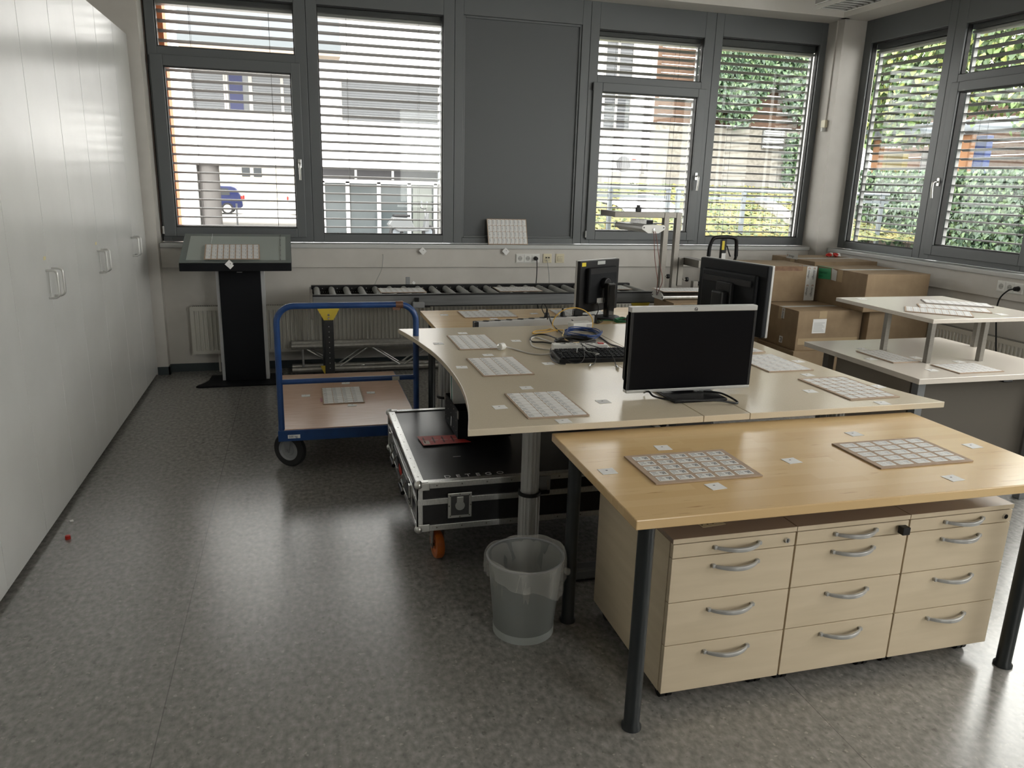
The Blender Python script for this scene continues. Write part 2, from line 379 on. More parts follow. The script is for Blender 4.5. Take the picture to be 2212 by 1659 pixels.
def bay(loc, rz, w, kind, g, sash=None, up=None, hand=None, blind_label=None):
    """one window bay; local x along the wall, local y outwards. g = glass rect (x0,z0,x1,z1)"""
    WN[0] += 1
    t = thing('window_%d' % WN[0], None, None, loc, rz, kind='structure')
    e = .0012
    O = (e, Z0, w - e, Z1)
    G().box((-.012, .035, Z0), (.012, .068, Z1)).build('seam_light_stop', gasket_m, t)  # added dark strip, stops daylight leaking through the seam between bays
    if kind == 'panel':
        ring(G(), O, g, 0, .07).build('frame', grey_m, t, bevel=.003)
        ring(G(), g, (g[0] + .018, g[1] + .018, g[2] - .018, g[3] - .018), .012, .05).build('panel_bead', grey_m, t, bevel=.003)
        G().box((g[0] + .018, .028, g[1] + .018), (g[2] - .018, .055, g[3] - .018)).build('panel', panel_m, t)
        G().box((0, .06, Z0), (w, .19, Z1)).build('wall_backing', ext_white_m, t)
        return t
    if kind == 'fixed':
        ring(G(), O, g, 0, .07).build('frame', grey_m, t, bevel=.003)
        bead(t, g, .02, .06)
        G().box((g[0], .045, g[1]), (g[2], .051, g[3])).build('pane', glass_m, t)
        span = (g[0], g[2])
    else:
        fr = G(); mid = (sash[3], up[1])
        fr.box((O[0], 0, Z0), (up[0], .07, Z1)); fr.box((up[2], 0, Z0), (O[2], .07, Z1))
        fr.box((up[0], 0, Z0), (up[2], .07, sash[1] + .03)); fr.box((up[0], 0, up[3]), (up[2], .07, Z1)); fr.box((up[0], 0, sash[3] - .03), (up[2], .07, up[1]))
        fr.build('frame', grey_m, t, bevel=.003)
        bead(t, up, .02, .06)
        G().box((up[0], .045, up[1]), (up[2], .051, up[3])).build('pane', glass_m, t)
        s = ring(G(), sash, g, -.022, .06).build('sash', grey_m, t, bevel=.004)
        bead(s, g, .0, .05)
        G().box((g[0], .035, g[1]), (g[2], .041, g[3])).build('pane', glass_m, s)
        for z in (sash[1] + .02, sash[3] - .07):
            x = sash[0] - .004 if hand[0] > w / 2 else sash[2] + .004
            G().cyl((x, -.018, z), (x, -.018, z + .06), .008, n=10).build('hinge', black_m if z > 2 else silver_p_m, s)
        whandle(s, hand[0], -.022, hand[1])
        span = (up[0], up[2])
    if blind_label:
        b = thing('venetian_blind', blind_label, 'blind', loc, rz)
        x0, x1 = span[0] - .02, span[1] + .02
        G().box((x0, .085, 2.875), (x1, .19, 3.0)).build('blind_box', head_m, b)
        G().box((x0, .09, 2.846), (x1, .185, 2.868)).build('slat_stack', guide_m, b, bevel=.003)
        for xx in (x0 - .005, x1 - .02):
            G().box((xx, .12, 1.06), (xx + .022, .155, 2.875)).build('guide_rail', guide_m, b)
        prof = [(-.04, -.004), (-.02, .003), (0, .005), (.02, .003), (.04, -.004)]
        sg = G(); n = len(prof); vs = []
        for x in (x0 + .018, x1 - .022):
            for q in (0, -.0016):
                for p in prof: vs.append((x, p[0], p[1] + q))
        fs = [(i, i + 1, 2 * n + i + 1, 2 * n + i) for i in range(n - 1)] + [(n + i + 1, n + i, 3 * n + i, 3 * n + i + 1) for i in range(n - 1)]
        fs += [(0, n, 3 * n, 2 * n), (n - 1, 3 * n - 1, 4 * n - 1, 2 * n - 1)]
        sg.add(vs, fs)
        s0 = None; z = 2.805
        while z > 1.10:
            if s0 is None: s0 = sg.build('slat', slat_m, b, loc=(0, .138, z), rot=(R(-9), 0, 0))
            else: copyo(s0, b, (0, .138, z))
            z -= .0705
        for fx in (.24, .80):
            x = x0 + (x1 - x0) * fx
            for yy in (.096, .18):
                G().cyl((x, yy, 1.08), (x, yy, 2.85), .0014, n=5).build('ladder_cord', black_m, b)
    return t
YF = 6.785
bay((-1.04, YF, 0), 0, 1.174, 'sash', (.103, 1.177, 1.045, 2.39), (.012, 1.103, 1.116, 2.470), (.068, 2.53, 1.082, 2.912), (1.085, 1.70), 'external venetian blind over the orange strip and the blue car')
bay((.134, YF, 0), 0, 1.2, 'fixed', (.086, 1.13, 1.106, 2.915), blind_label='external venetian blind before the glass garage doors')
bay((1.334, YF, 0), 0, 1.2, 'panel', (.076, 1.11, 1.123, 2.932))
bay((2.534, YF, 0), 0, 1.206, 'sash', (.132, 1.18, 1.074, 2.40), (.045, 1.103, 1.157, 2.475), (.084, 2.533, 1.104, 2.912), (1.118, 1.70), 'external venetian blind behind the steel antenna stand')
bay((3.74, YF, 0), 0, 1.18, 'fixed', (.08, 1.138, 1.112, 2.935), blind_label='external venetian blind beside the corner column before the stucco wall')
RX = 5.16
bay((RX, 6.56, 0), -math.pi / 2, 1.065, 'fixed', (.095, 1.13, .985, 2.925), blind_label='external venetian blind on the right wall beside the corner column')
def sashR(y0, lab): bay((RX, y0, 0), -math.pi / 2, 1.075, 'sash', (.15, 1.185, .981, 2.40), (.07, 1.105, 1.06, 2.475), (.105, 2.533, .99, 2.912), (.108, 1.70), lab)
sashR(5.495, 'external venetian blind over the tilting sash on the right wall')
y = 4.42; k = 0
while y > -1.6:
    if k % 2 == 0: bay((RX, y, 0), -math.pi / 2, 1.03, 'fixed', (.085, 1.13, .945, 2.925))
    else: bay((RX, y, 0), -math.pi / 2, 1.03, 'sash', (.15, 1.185, .94, 2.40), (.07, 1.105, 1.02, 2.475), (.105, 2.533, .95, 2.912), (.108, 1.70))
    y -= 1.03; k += 1

bay((3.2, YN - .1, 0), math.pi, 1.21, 'fixed', (.085, 1.13, 1.125, 2.925))  # added window in the unseen near wall, for fill light from behind
struct('wall_near_left', G().box((-1.1, YN - .3, 1.02), (1.99, YN, 3.2)), wall_m)
struct('wall_near_right', G().box((3.2, YN - .3, 1.02), (5.3, YN, 3.2)), wall_m)
# ================================================================== CABINETS ON THE LEFT
CX = -1.136
def cabinet(y1, label):
    t = thing('tall_cabinet', label, 'cabinet', (CX, y1, 0), 0, 'tall white cabinets along the left wall')
    G().box((-.60, -.998, .05), (-.022, -.002, 2.555)).build('body', cab_m, t)
    G().box((-.58, -.998, 0), (-.07, -.002, .05)).build('plinth', plinth_m, t)
    for k in range(2):
        d = G().box((-.020, -.4970 - .499 * k, .028), (0, -.0020 - .499 * k, 2.566)).build('door', cab_m, t, bevel=.0012)
        yy = -.545 if k else -.453
        G().tube(spline([(0, yy, 1.148), (.030, yy, 1.148), (.043, yy, 1.140), (.046, yy, 1.125), (.046, yy, 1.045), (.043, yy, 1.03), (.030, yy, 1.02), (0, yy, 1.02)], 4), .0055, 10).build('handle', handle_m, d, smooth=True)
    return t
labs = ['tall white two-door cabinet next to the window-wall column', 'tall white two-door cabinet second from the window-wall column', 'tall white two-door cabinet third from the window-wall column',
        'tall white two-door cabinet fourth from the window-wall column', 'tall white two-door cabinet fifth from the window-wall column', 'tall white two-door cabinet sixth from the window-wall column']
for i, l in enumerate(labs): cabinet(6.565 - .9985 * i, l)
for i, (yy, zz) in enumerate(((4.03, 1.205), (5.012, 1.191))):
    G().box((CX, yy - .018, zz - .008), (CX + .0006, yy + .018, zz + .008)).build('adhesive_residue', mat('old_glue', (.62, .55, .30), .6), label=('small yellow glue mark on the third cabinet above its handles', 'small yellow glue mark on the second cabinet above its handles')[i], cat='sticker', group='glue marks on cabinets')

# ================================================================== WALL FITTINGS
def plate_sockets(t, n, pitch=.0725, cream=False):
    m = cream_p_m if cream else white_m
    for i in range(n):
        x = (i - (n - 1) / 2) * pitch
        f = G().box((x - .0355, -.010, -.0355), (x + .0355, 0, .0355)).build('socket_insert', m, t, bevel=.004)
        G().cyl((x, -.0105, 0), (x, .0, 0), .021, n=24).build('socket_well', mat('socket_shadow', (.45, .45, .43), .5) if not cream else m, f)
        for q in (-.0095, .0095): G().cyl((x + q, -.0108, 0), (x + q, -.002, 0), .0028, n=8).build('pin_hole', black_m, f)
tri = thing('triple_socket', 'white triple wall socket on the trunking under the window', 'socket', (1.994, 6.672, .94))
G().box((-.112, -.006, -.041), (.112, 0, .041)).build('cover_frame', white_m, tri, bevel=.004); plate_sockets(tri, 3)
for i, (x, lab) in enumerate(((2.18, 'cream data socket with a grey cable plugged in, under the window'), (2.30, 'cream data socket without cable beside the plugged-in one'))):
    t = thing('data_socket', lab, 'socket', (x, 6.672, .94))
    G().box((-.041, -.008, -.041), (.041, 0, .041)).build('cover_plate', cream_p_m, t, bevel=.004)
    G().box((-.024, -.012, -.026), (.024, -.004, .02)).build('jack_insert', mat('cream_dark', (.58, .53, .38), .45), t, bevel=.002)
    for q in (-.012, .012): G().box((q - .008, -.0126, .002), (q + .008, -.008, .012)).build('jack', black_m if i == 0 else cream_p_m, t)
rs = thing('triple_socket', 'white triple wall socket on the right wall above the two-tier table', 'socket', (5.045, 4.45, .955), -math.pi / 2)
G().box((-.112, -.006, -.041), (.112, 0, .041)).build('cover_frame', white_m, rs, bevel=.004); plate_sockets(rs, 3)
def wall_cable(name, lab, pts, r, m, plug=None, plugdir=(0, -1, 0), plugr=.019):
    t = thing(name, lab, 'cable')
    G().tube(spline(pts, 8), r, 8).build('cord', m, t, smooth=True)
    if plug:
        p = Vector(plug); d = Vector(plugdir)
        G().cyl(p, p + d * .035, plugr, plugr * .8, 16).build('plug', m, t, bevel=.003)
    return t
wall_cable('power_cable', 'black power cable plugged into the triple socket behind the conveyor', [(2.067, 6.625, .935), (2.068, 6.615, .90), (2.064, 6.60, .80), (2.055, 6.58, .68), (2.07, 6.57, .55), (2.10, 6.5, .3), (2.15, 6.45, .02)], .0045, black_m, (2.0665, 6.661, .94))
wall_cable('network_cable', 'thin grey network cable hanging from the cream data socket', [(2.172, 6.658, .93), (2.178, 6.64, .89), (2.188, 6.62, .78), (2.19, 6.60, .62), (2.19, 6.57, .4), (2.22, 6.5, .02)], .003, mat('cable_grey', (.30, .32, .30), .5))
wall_cable('power_cable', 'black power cable plugged into the right wall socket, dropping behind the table', [(5.0, 4.377, .955), (4.97, 4.40, .94), (4.955, 4.44, .88), (4.955, 4.45, .80), (4.93, 4.41, .70), (4.87, 4.3, .45), (4.86, 4.2, .01)], .0055, black_m, (5.034, 4.377, .955), (-1, 0, 0))
wall_cable('wall_wire', 'thin grey wire coming out of a hole under the window sill', [(.700, 6.672, .972), (.70, 6.655, .965), (.697, 6.64, .93), (.68, 6.6, .85), (.63, 6.5, .78), (.60, 6.42, .74)], .0022, mat('cable_grey', (.30, .32, .30), .5))
md = thing('motion_detector', 'small cream motion detector on the corner column', 'detector', (4.92, 6.655, 2.15))
G().box((-.03, -.032, .035), (0, .032, .105)).build('housing', cream_p_m, md, bevel=.005)
G().cyl((-.018, 0, .0), (-.018, 0, .035), .022, n=20).build('lens', white_m, md, smooth=True)
G().box((-.012, -.008, .105), (0, .008, 1.0)).build('conduit', wall_m, md, bevel=.002)
# ceiling luminaire with perforated housing
lum_m = mat('luminaire_metal', (.40, .40, .38), .35, .8)
lt = thing('ceiling_light', 'perforated metal ceiling luminaire hanging near the corner', 'ceiling light', (4.05, 5.60, 2.952))
G().box((-.14, -1.5, .03), (.14, 0, .09)).build('housing', lum_m, lt, bevel=.004)
for i in range(7):
    xx = -.12 + .04 * i
    for j in range(2): G().box((xx - .012 + .01 * j, -.004, .042 + .022 * j), (xx + .012 + .01 * j, .0008, .048 + .022 * j)).build('vent_slot', black_m, lt)
lv = G().box((-.13, -1.49, .0), (-.12, -.01, .03)); lv.box((.12, -1.49, .0), (.13, -.01, .03)); lv.build('louvre_rail', white_m, lt)
for i in range(24): G().box((-.12, -1.47 + .062 * i, .002), (.12, -1.465 + .062 * i, .03)).build('louvre_blade', lum_m, lt)
for yy in (-.12, -1.38): G().cyl((0, yy, .09), (0, yy, .565), .0018, n=6).build('suspension_wire', steel_m, lt)
# ================================================================== OUTSIDE
GZ = -.6
asph_m = noisy('asphalt_pale', (.26, .25, .24), (.32, .31, .30), 8, .9)
fac_m = noisy('render_white', (.74, .735, .74), (.78, .775, .78), 1.5, .9)
fac2_m = mat('render_cream', (.48, .45, .36), .9)
win_m = mat('far_window_glass', (.022, .026, .03), .15)
winl_m = mat('far_window_blind', (.085, .09, .097), .6)
door_m = mat('garage_glass', (.05, .06, .064), .12)
conc_m = noisy('concrete_grey', (.15, .147, .14), (.21, .205, .195), 3, .85)
beigeu_m = mat('balcony_soffit', (.26, .21, .16), .9)
balgl_m = mat('balcony_glass', (.085, .097, .113), .2)
pale_m = mat('galvanised_pale', (.16, .18, .20), .4, .3)
struct('ground', G().box((-60, 7.6, GZ - .3), (80, 90, GZ)), asph_m)
b = thing('apartment_building', 'white rendered apartment building with balcony and blinds across the yard', 'building', (0, 30, GZ))
h = -GZ
G().box((-9, 0, 1.85 + h), (5.45, 9, 10 + h)).build('wall', fac_m, b)
G().box((-9, .05, 0), (-3.35, 9, 1.85 + h)).build('wall', fac_m, b)
G().box((5.45, 0, 2.0 + h), (14.4, 9, 10 + h)).build('wall', fac_m, b)
G().box((5.45, .3, 0), (14.4, 9, 2.0 + h)).build('plinth_wall', conc_m, b)
G().cyl((-2.97, .45, 0), (-2.97, .45, 1.85 + h), .36, n=28).build('round_column', mat('column_grey', (.075, .07, .068), .8), b, smooth=True)
g = G().box((-3.43, -1.5, 5.5 + h), (1.67, 0, 5.62 + h)); bal = g.build('balcony_floor', beigeu_m, b)
G().box((-3.46, -1.53, 5.62 + h), (1.70, -1.44, 5.86 + h)).build('balcony_edge', mat('balcony_band', (.075, .088, .097), .5), bal)
for i in range(4): G().box((-3.4 + 1.27 * i, -1.5, 5.88 + h), (-2.16 + 1.27 * i, -1.47, 6.85 + h)).build('balcony_panel', balgl_m, bal)
for i in range(5): G().box((-3.45 + 1.27 * i, -1.46, 5.62 + h), (-3.40 + 1.27 * i, -1.41, 6.9 + h)).build('balcony_post', alud_m, bal)
def far_window(x0, x1, z0, z1, posts, blind=0, fm=fac2_m, glass=win_m):
    w = G().box((x0, -.02, z0 + h), (x1, .06, z1 + h)).build('window', glass, b)
    fr = mat('far_frame', (.22, .21, .195), .6)
    ring(G(), (x0 - .06, z0 + h - .06, x1 + .06, z1 + h + .06), (x0, z0 + h, x1, z1 + h), -.07, .03).build('window_frame', fr, w)
    for p in posts: G().box((p - .05, -.07, z0 + h), (p + .05, .0, z1 + h)).build('window_post', fr, w)
    if blind:
        s0 = None
        for i in range(blind):
            z = z1 + h - (i + .5) * (z1 - z0) / blind
            if s0 is None: s0 = G().obox((0, 0, 0), (x1 - x0, .012, (z1 - z0) / blind * .62), (R(12), 0, 0)).build('blind_slat', winl_m, w, loc=((x0 + x1) / 2, -.045, z))
            else: copyo(s0, w, ((x0 + x1) / 2, -.045, z))
    return w
far_window(-3.27, -2.25, 3.66, 4.95, [], 16)
w2 = far_window(-2.10, -1.42, 3.66, 4.95, [])
G().box((-2.06, -.05, 3.68 + h), (-1.62, -.03, 4.93 + h)).build('blue_curtain', mat('curtain_blue', (.014, .017, .05), .8), w2)
far_window(-1.30, .75, 3.66, 4.95, [-.3], 16)
far_window(1.76, 5.26, 3.56, 4.95, [], 18)
far_window(11.9, 13.0, 3.7, 6.9, [12.4], 26)
G().box((5.28, -.08, 1.4 + h), (5.42, .0, 10 + h)).build('corner_strip', pale_m, b)
G().cyl((13.72, -.1, 2.4 + h), (13.72, -.1, 9.5 + h), .075, n=12).build('downpipe', alud_m, b)
dg = G().box((1.0, 1.0, 0), (5.45, 1.08, 1.38 + h)).build('garage_front', door_m, b)
for x in (1.02, 1.94, 3.13, 4.31, 5.35): G().box((x - .07, .9, 0), (x + .07, 1.0, 1.40 + h)).build('door_post', ext_white_m, dg)
G().box((1.0, .9, 1.34 + h), (5.45, 1.0, 1.48 + h)).build('door_lintel', ext_white_m, dg)
G().box((4.45, .88, 0), (5.2, .98, 1.30 + h)).build('side_door', mat('door_pale', (.11, .12, .11), .5), dg)
for x in (2.2, 3.6): G().box((x, .6, 1.5 + h), (x + .08, .7, 1.85 + h)).build('beam_bracket', ext_white_m, dg)
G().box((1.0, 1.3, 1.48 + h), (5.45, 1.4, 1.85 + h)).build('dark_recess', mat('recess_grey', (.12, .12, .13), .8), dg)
# house beyond the street
hb = thing('street_house', 'pale yellow house across the street with two small windows', 'building', (0, 60, GZ))
G().box((-25, 0, 0), (25, 8, 13)).build('wall', fac2_m, hb)
for x in (-3.35, -2.55): G().box((x - .28, -.06, 1.35 + h), (x + .28, .02, 2.1 + h)).build('window', win_m, hb)
G().box((-3.5, -.06, 0), (-1.9, .02, 1.0)).build('cellar_grille', alud_m, hb)
# cars
def car(label, x, y, paint, flip):
    t = thing('car', label, 'car', (x, y, GZ), math.pi if flip else 0)
    # rear at local x=0, front at x=-4.2
    pr = [(0, .42), (-.02, .72), (-.06, .98), (-.32, 1.42), (-.55, 1.50), (-1.6, 1.52), (-2.35, 1.40), (-3.05, .98), (-3.9, .86), (-4.18, .66), (-4.2, .34), (-3.75, .25), (-.3, .25)]
    G().prism(pr, -.86, .86, 'y').build('body', paint, t, bevel=.07, smooth=True, seg=3)
    for s_ in (-1, 1):
        G().prism([(-.62, 1.02), (-.72, 1.36), (-1.5, 1.40), (-1.5, 1.02)], s_ * .855, s_ * .872, 'y').build('side_window', win_m, t)
        G().prism([(-1.6, 1.02), (-1.6, 1.40), (-2.3, 1.30), (-2.85, 1.02)], s_ * .855, s_ * .872, 'y').build('side_window', win_m, t)
        G().box((-.10, s_ * .60, .78), (.012, s_ * .85, .98)).build('tail_light', red_m, t)
        for wx in (-.80, -3.35):
            w = G().cyl((wx, s_ * .70, .31), (wx, s_ * .885, .31), .31, n=24).build('wheel', rubber_m, t)
            G().cyl((wx, s_ * .88, .31), (wx, s_ * .895, .31), .21, n=18).build('rim', alu_m, w)
    return t
car('dark blue hatchback parked in the street beyond the passage', -2.78, 46, mat('car_blue', (.008, .014, .07), .2), False)
car('silver car parked in the street, mostly behind the window frame', -.45, 46, mat('car_silver', (.55, .57, .60), .2, .4), True)
G().box((-2.45, 35.0, GZ), (-2.38, 35.07, .35)).build('street_post', alud_m, label='slim dark steel post at the kerb in front of the cars', cat='post')
sc = thing('motor_scooter', 'parked motor scooter in front of the glass garage doors', 'scooter', (4.1, 28.6, GZ), R(10))
for x in (-.62, .62):
    w = G().tube([(x + .21 * math.cos(2 * math.pi * k / 20), 0, .27 + .21 * math.sin(2 * math.pi * k / 20)) for k in range(20)], .06, 8, True).build('wheel', rubber_m, sc, smooth=True)
    G().cyl((x, -.03, .27), (x, .03, .27), .14, n=16).build('rim', pale_m, w)
G().prism([(-.95, .55), (-.75, .82), (-.1, .78), (.05, .42), (.42, .40), (.52, .98), (.60, .98), (.60, .32), (-.55, .30)], -.14, .14, 'y').build('body', mat('scooter_grey', (.10, .105, .11), .3), sc, bevel=.03)
G().obox((-.42, 0, .86), (.62, .26, .09)).build('seat', black_m, sc, bevel=.03)
G().tube([(.58, 0, .5), (.46, 0, 1.1)], .03, 10).build('steering_column', alud_m, sc, smooth=True)
G().tube([(.42, -.33, 1.14), (.46, 0, 1.10), (.42, .33, 1.14)], .016, 8).build('handlebar', black_m, sc, smooth=True)
for s_ in (-1, 1): G().cyl((.46, s_ * .26, 1.12), (.44, s_ * .30, 1.30), .008, n=6).build('mirror_stem', chrome_m, sc); G().cyl((.44, s_ * .30, 1.33), (.46, s_ * .30, 1.33), .06, n=14).build('mirror', pale_m, sc)
# AC units on a rack
for i, (x, lab) in enumerate(((12.62, 'white air conditioner unit beside the window blind of the white building'), (13.92, 'white air conditioner unit at the corner of the white building'))):
    t = thing('air_conditioner', lab, 'air conditioner', (x, 29.3, 2.02))
    G().box((-.48, -.18, 0), (.48, .18, .68)).build('casing', mat('casing_white', (.30, .30, .295), .5), t, bevel=.02)
    gr = G().cyl((-.1, -.19, .34), (-.1, -.175, .34), .30, n=28).build('fan_grille', mat('grille_dark', (.07, .07, .075), .6), t)
    for k in range(9): G().box((-.38 + .07 * k, -.2, .05), (-.37 + .07 * k, -.19, .63)).build('grille_bar', alud_m, gr)
    G().box((.24, -.186, .50), (.42, -.18, .55)).build('red_badge', red_m, t)
struct('trim_10', G().box((11.6, 29.0, GZ), (14.6, 29.6, 2.02)), conc_m)
# green roof with sedum
sed_m = noisy('sedum', (.05, .065, .018), (.11, .10, .025), 3.5, .95, detail=8, contrast=(.40, .60))
def slope(y): return .98 + (y - 8.6) * .106
lg = G(); nx, ny = 60, 46
for j in range(ny + 1):
    for i in range(nx + 1):
        y = 8.6 + 6.1 * j / ny; x = 2.6 + (max(8.4, .72 * y) - 2.6) * i / nx
        lg.v.append((x, y, slope(y) + random.uniform(-.012, .012)))
for j in range(ny):
    for i in range(nx):
        a = j * (nx + 1) + i; lg.f.append((a, a + 1, a + nx + 2, a + nx + 1)); lg.m.append(0)
struct('ground_roof_bed', lg, sed_m)
def tufts(name, label, n, pts, s0, s1, mats, up=True):
    """leafy stuff: many small folded leaves in one mesh"""
    g = G()
    for k in range(n):
        p, nrm = pts()
        s = random.uniform(s0, s1)
        d = Vector(nrm).normalized(); a = Vector((random.uniform(-1, 1), random.uniform(-1, 1), random.uniform(-1, 1)))
        dn = (d + a * .55).normalized()
        down = Vector((0, 0, -1)) if not up else Vector((random.uniform(-1, 1), random.uniform(-1, 1), .6))
        t = (down + Vector((random.uniform(-.5, .5), random.uniform(-.5, .5), 0)));
        t = (t - dn * t.dot(dn)).normalized(); bt = dn.cross(t)
        P = lambda x, y, z: Vector(p) + bt * (x * s) + t * (y * s) + dn * (z * s)
        g.add([P(0, 0, 0), P(-.45, .08, .10), P(-.42, .5, .06), P(0, 1.0, -.12), P(.42, .5, .06), P(.45, .08, .10)], [(0, 1, 2, 3), (0, 3, 4, 5)], random.choice((0, 0, 1, 1, 2)))
    return g.build(name, mats, kind='stuff', label=label, cat='plants')
leaf = [mat('leaf_dark', (.035, .07, .022), .5), mat('leaf_mid', (.085, .14, .035), .5), mat('leaf_light', (.20, .23, .06), .5)]
leafc = [mat('ivy_cool', (.022, .050, .026), .45), mat('ivy_mid', (.045, .088, .038), .45), mat('ivy_pale', (.095, .150, .065), .45)]
sedl = [mat('sedum_green', (.045, .07, .018), .7), mat('sedum_yellow', (.15, .125, .03), .7), mat('sedum_lime', (.085, .10, .025), .7)]
def lawn_pts():
    y = random.uniform(8.65, 14.65); x = random.uniform(2.7, max(8.4, .72 * y)); return (x, y, slope(y)), (0, -.3, 1)
tufts('sedum_bed', 'yellow green sedum plants covering the sloping roof bed behind the railing', 9000, lawn_pts, .03, .07, sedl)
# white sheet on the bed
cg = G(); n = 14
for j in range(n + 1):
    for i in range(n + 1):
        u, v = i / n, j / n; x = 4.62 + 1.0 * u + .12 * math.sin(3 * v); y = 10.6 + 1.2 * v
        cg.v.append((x, y, slope(y) + .03 + .18 * math.sin(math.pi * u) * math.sin(math.pi * min(1, v * 1.1)) + random.uniform(0, .012)))
for j in range(n):
    for i in range(n):
        a = j * (n + 1) + i; cg.f.append((a, a + 1, a + n + 2, a + n + 1)); cg.m.append(0)
co = cg.build('cover_sheet', mat('sheet_white', (.60, .60, .61), .7), smooth=True, label='crumpled white cover sheet lying on the sedum bed', cat='sheet')
so = co.modifiers.new('thick', 'SOLIDIFY'); so.thickness = .01
# railing
rl = thing('roof_railing', 'pale galvanised railing with wire mesh in front of the sedum bed', 'railing', (2.4, 9.0, GZ))
for x0, x1 in ((0, 2.13), (2.2, 5.4)):
    G().cyl((x0, 0, 1.567 + h), (x1, 0, 1.567 + h), .022, n=12).build('handrail', pale_m, rl, smooth=True)
    G().box((x0, -.012, 1.45 + h), (x1, .012, 1.485 + h)).build('rail', pale_m, rl)
for x in (.3, 1.32, 2.10, 2.24, 3.17, 4.25, 5.3): G().box((x - .025, -.02, 0), (x + .025, .02, 1.55 + h)).build('post', pale_m, rl)
w0 = None
for i in range(54):
    if w0 is None: w0 = G().cyl((0, 0, .9 + h), (0, 0, 1.45 + h), .0022, n=5).build('mesh_wire', alud_m, rl, loc=(0, 0, 0))
    else: copyo(w0, rl, (.1 * i, 0, 0))
# stucco wall with wooden fence and ivy
stu_m = noisy('stucco', (.155, .145, .125), (.23, .215, .19), 14, .95, detail=6, bump=.6)
wood_m = noisy('fence_brown', (.06, .032, .020), (.095, .055, .033), 5, .8, (1, 1, 10))
woodo_m = noisy('wood_orange', (.17, .08, .035), (.22, .11, .05), 5, .7, (1, 1, .2))
woodg_m = noisy('fence_grey', (.11, .095, .078), (.16, .14, .115), 4, .9, (1, 1, 8))
sw = thing('garden_wall', 'rough grey stucco retaining wall at the end of the sedum bed', 'wall', (7.1, 15.0, GZ))
G().box((0, 0, 0), (3.9, .25, 2.83 + h)).build('stucco', stu_m, sw)
vt = G().box((2.47, -.05, 2.42 + h), (2.98, .0, 2.82 + h)).build('vent', alud_m, sw)
for k in range(7): G().obox((2.725, -.06, 2.45 + h + .055 * k), (.46, .05, .012), (R(35), 0, 0)).build('vent_louvre', white_m, vt)
G().box((3.24, -.03, 1.2 + h), (3.9, .0, 2.74 + h)).build('yellow_render', fac2_m, sw)
G().box((-.05, -.25, 1.2 + h), (3.9, -.0, 1.75 + h)).build('footing', conc_m, sw)
wf = thing('wooden_fence', 'brown slatted wooden fence on top of the stucco wall', 'fence', (7.1, 15.05, 2.83))
for i in range(4):
    x0 = .02 + 1.08 * i; p0 = None
    for k in range(10):
        if p0 is None: p0 = G().box((0, 0, 0), (1.05, .02, .145)).build('plank', wood_m, wf, loc=(x0, 0, .02))
        else: copyo(p0, wf, (x0, .006 * (k % 2), .02 + .158 * k))
for i in range(5): G().box((1.08 * i - .04, -.04, 0), (1.08 * i + .04, 0, 1.65)).build('post', wood_m, wf)
def ivy1():
    while True:
        x = random.uniform(7.9, 11.2); z = random.uniform(2.6, 4.85)
        lim = 3.15 + .35 * math.sin(2.1 * x) + .25 * math.sin(5.3 * x + 1)
        if x < 8.2: lim += (8.2 - x) * 2
        if z > lim + random.uniform(-.15, .25): return (x, 14.92 - random.uniform(0, .22), z), (0, -1, .25)
tufts('fence_ivy', 'leafy ivy hanging over the brown wooden fence above the stucco wall', 9500, ivy1, .06, .115, leafc, False)
def ivy2(): return (random.uniform(10.12, 10.34) + random.uniform(-.1, .1), 14.9 - random.uniform(0, .15), random.uniform(1.0, 2.75)), (0, -1, .2)
tufts('ivy_column', 'narrow strip of ivy climbing the stucco wall beside the vent', 900, ivy2, .05, .1, leafc, False)
# concrete coping running down the bed
cpn = G(); cpn.obox((7.4, 10.95, 1.27), (.20, 2.8, .12), (R(6), 0, R(-21.8))); cpn.build('kerb_coping', conc_m, label='pale concrete coping running diagonally beside the sedum bed', cat='kerb')
# plank fence with ivy outside the right windows
pf = thing('plank_fence', 'weathered horizontal plank fence overgrown with ivy outside the right windows', 'fence', (8.6, 11.4, -.2))
for i in range(5):
    p0 = None
    for k in range(11):
        if p0 is None: p0 = G().box((0, -1.56, 0), (.025, 0, .165)).build('plank', woodg_m, pf, loc=(0, -1.6 * i, .05))
        else: copyo(p0, pf, (.008 * (k % 2), -1.6 * i, .05 + .175 * k))
for i in range(6): G().box((-.03, -1.6 * i - .01, 0), (.06, -1.6 * i + .07, 2.0)).build('post', woodg_m, pf)
struct('ground_side_yard', G().box((5.65, -6, -.5), (30, 14.5, -.2)), conc_m)
def ivy3():
    while True:
        y = random.uniform(3.5, 11.3); z = random.uniform(.25, 1.93)
        lim = 1.0 - .45 * max(0, min(1, (9.2 - y) / 2.2)) + .12 * math.sin(4 * y) + .1 * math.sin(9 * y)
        if z > lim + random.uniform(-.2, .12): return (8.57 - random.uniform(0, .14), y, z), (-1, 0, .2)
tufts('hedge_ivy', 'dense bright green ivy covering the plank fence outside the right windows', 17000, ivy3, .035, .078, leafc, False)
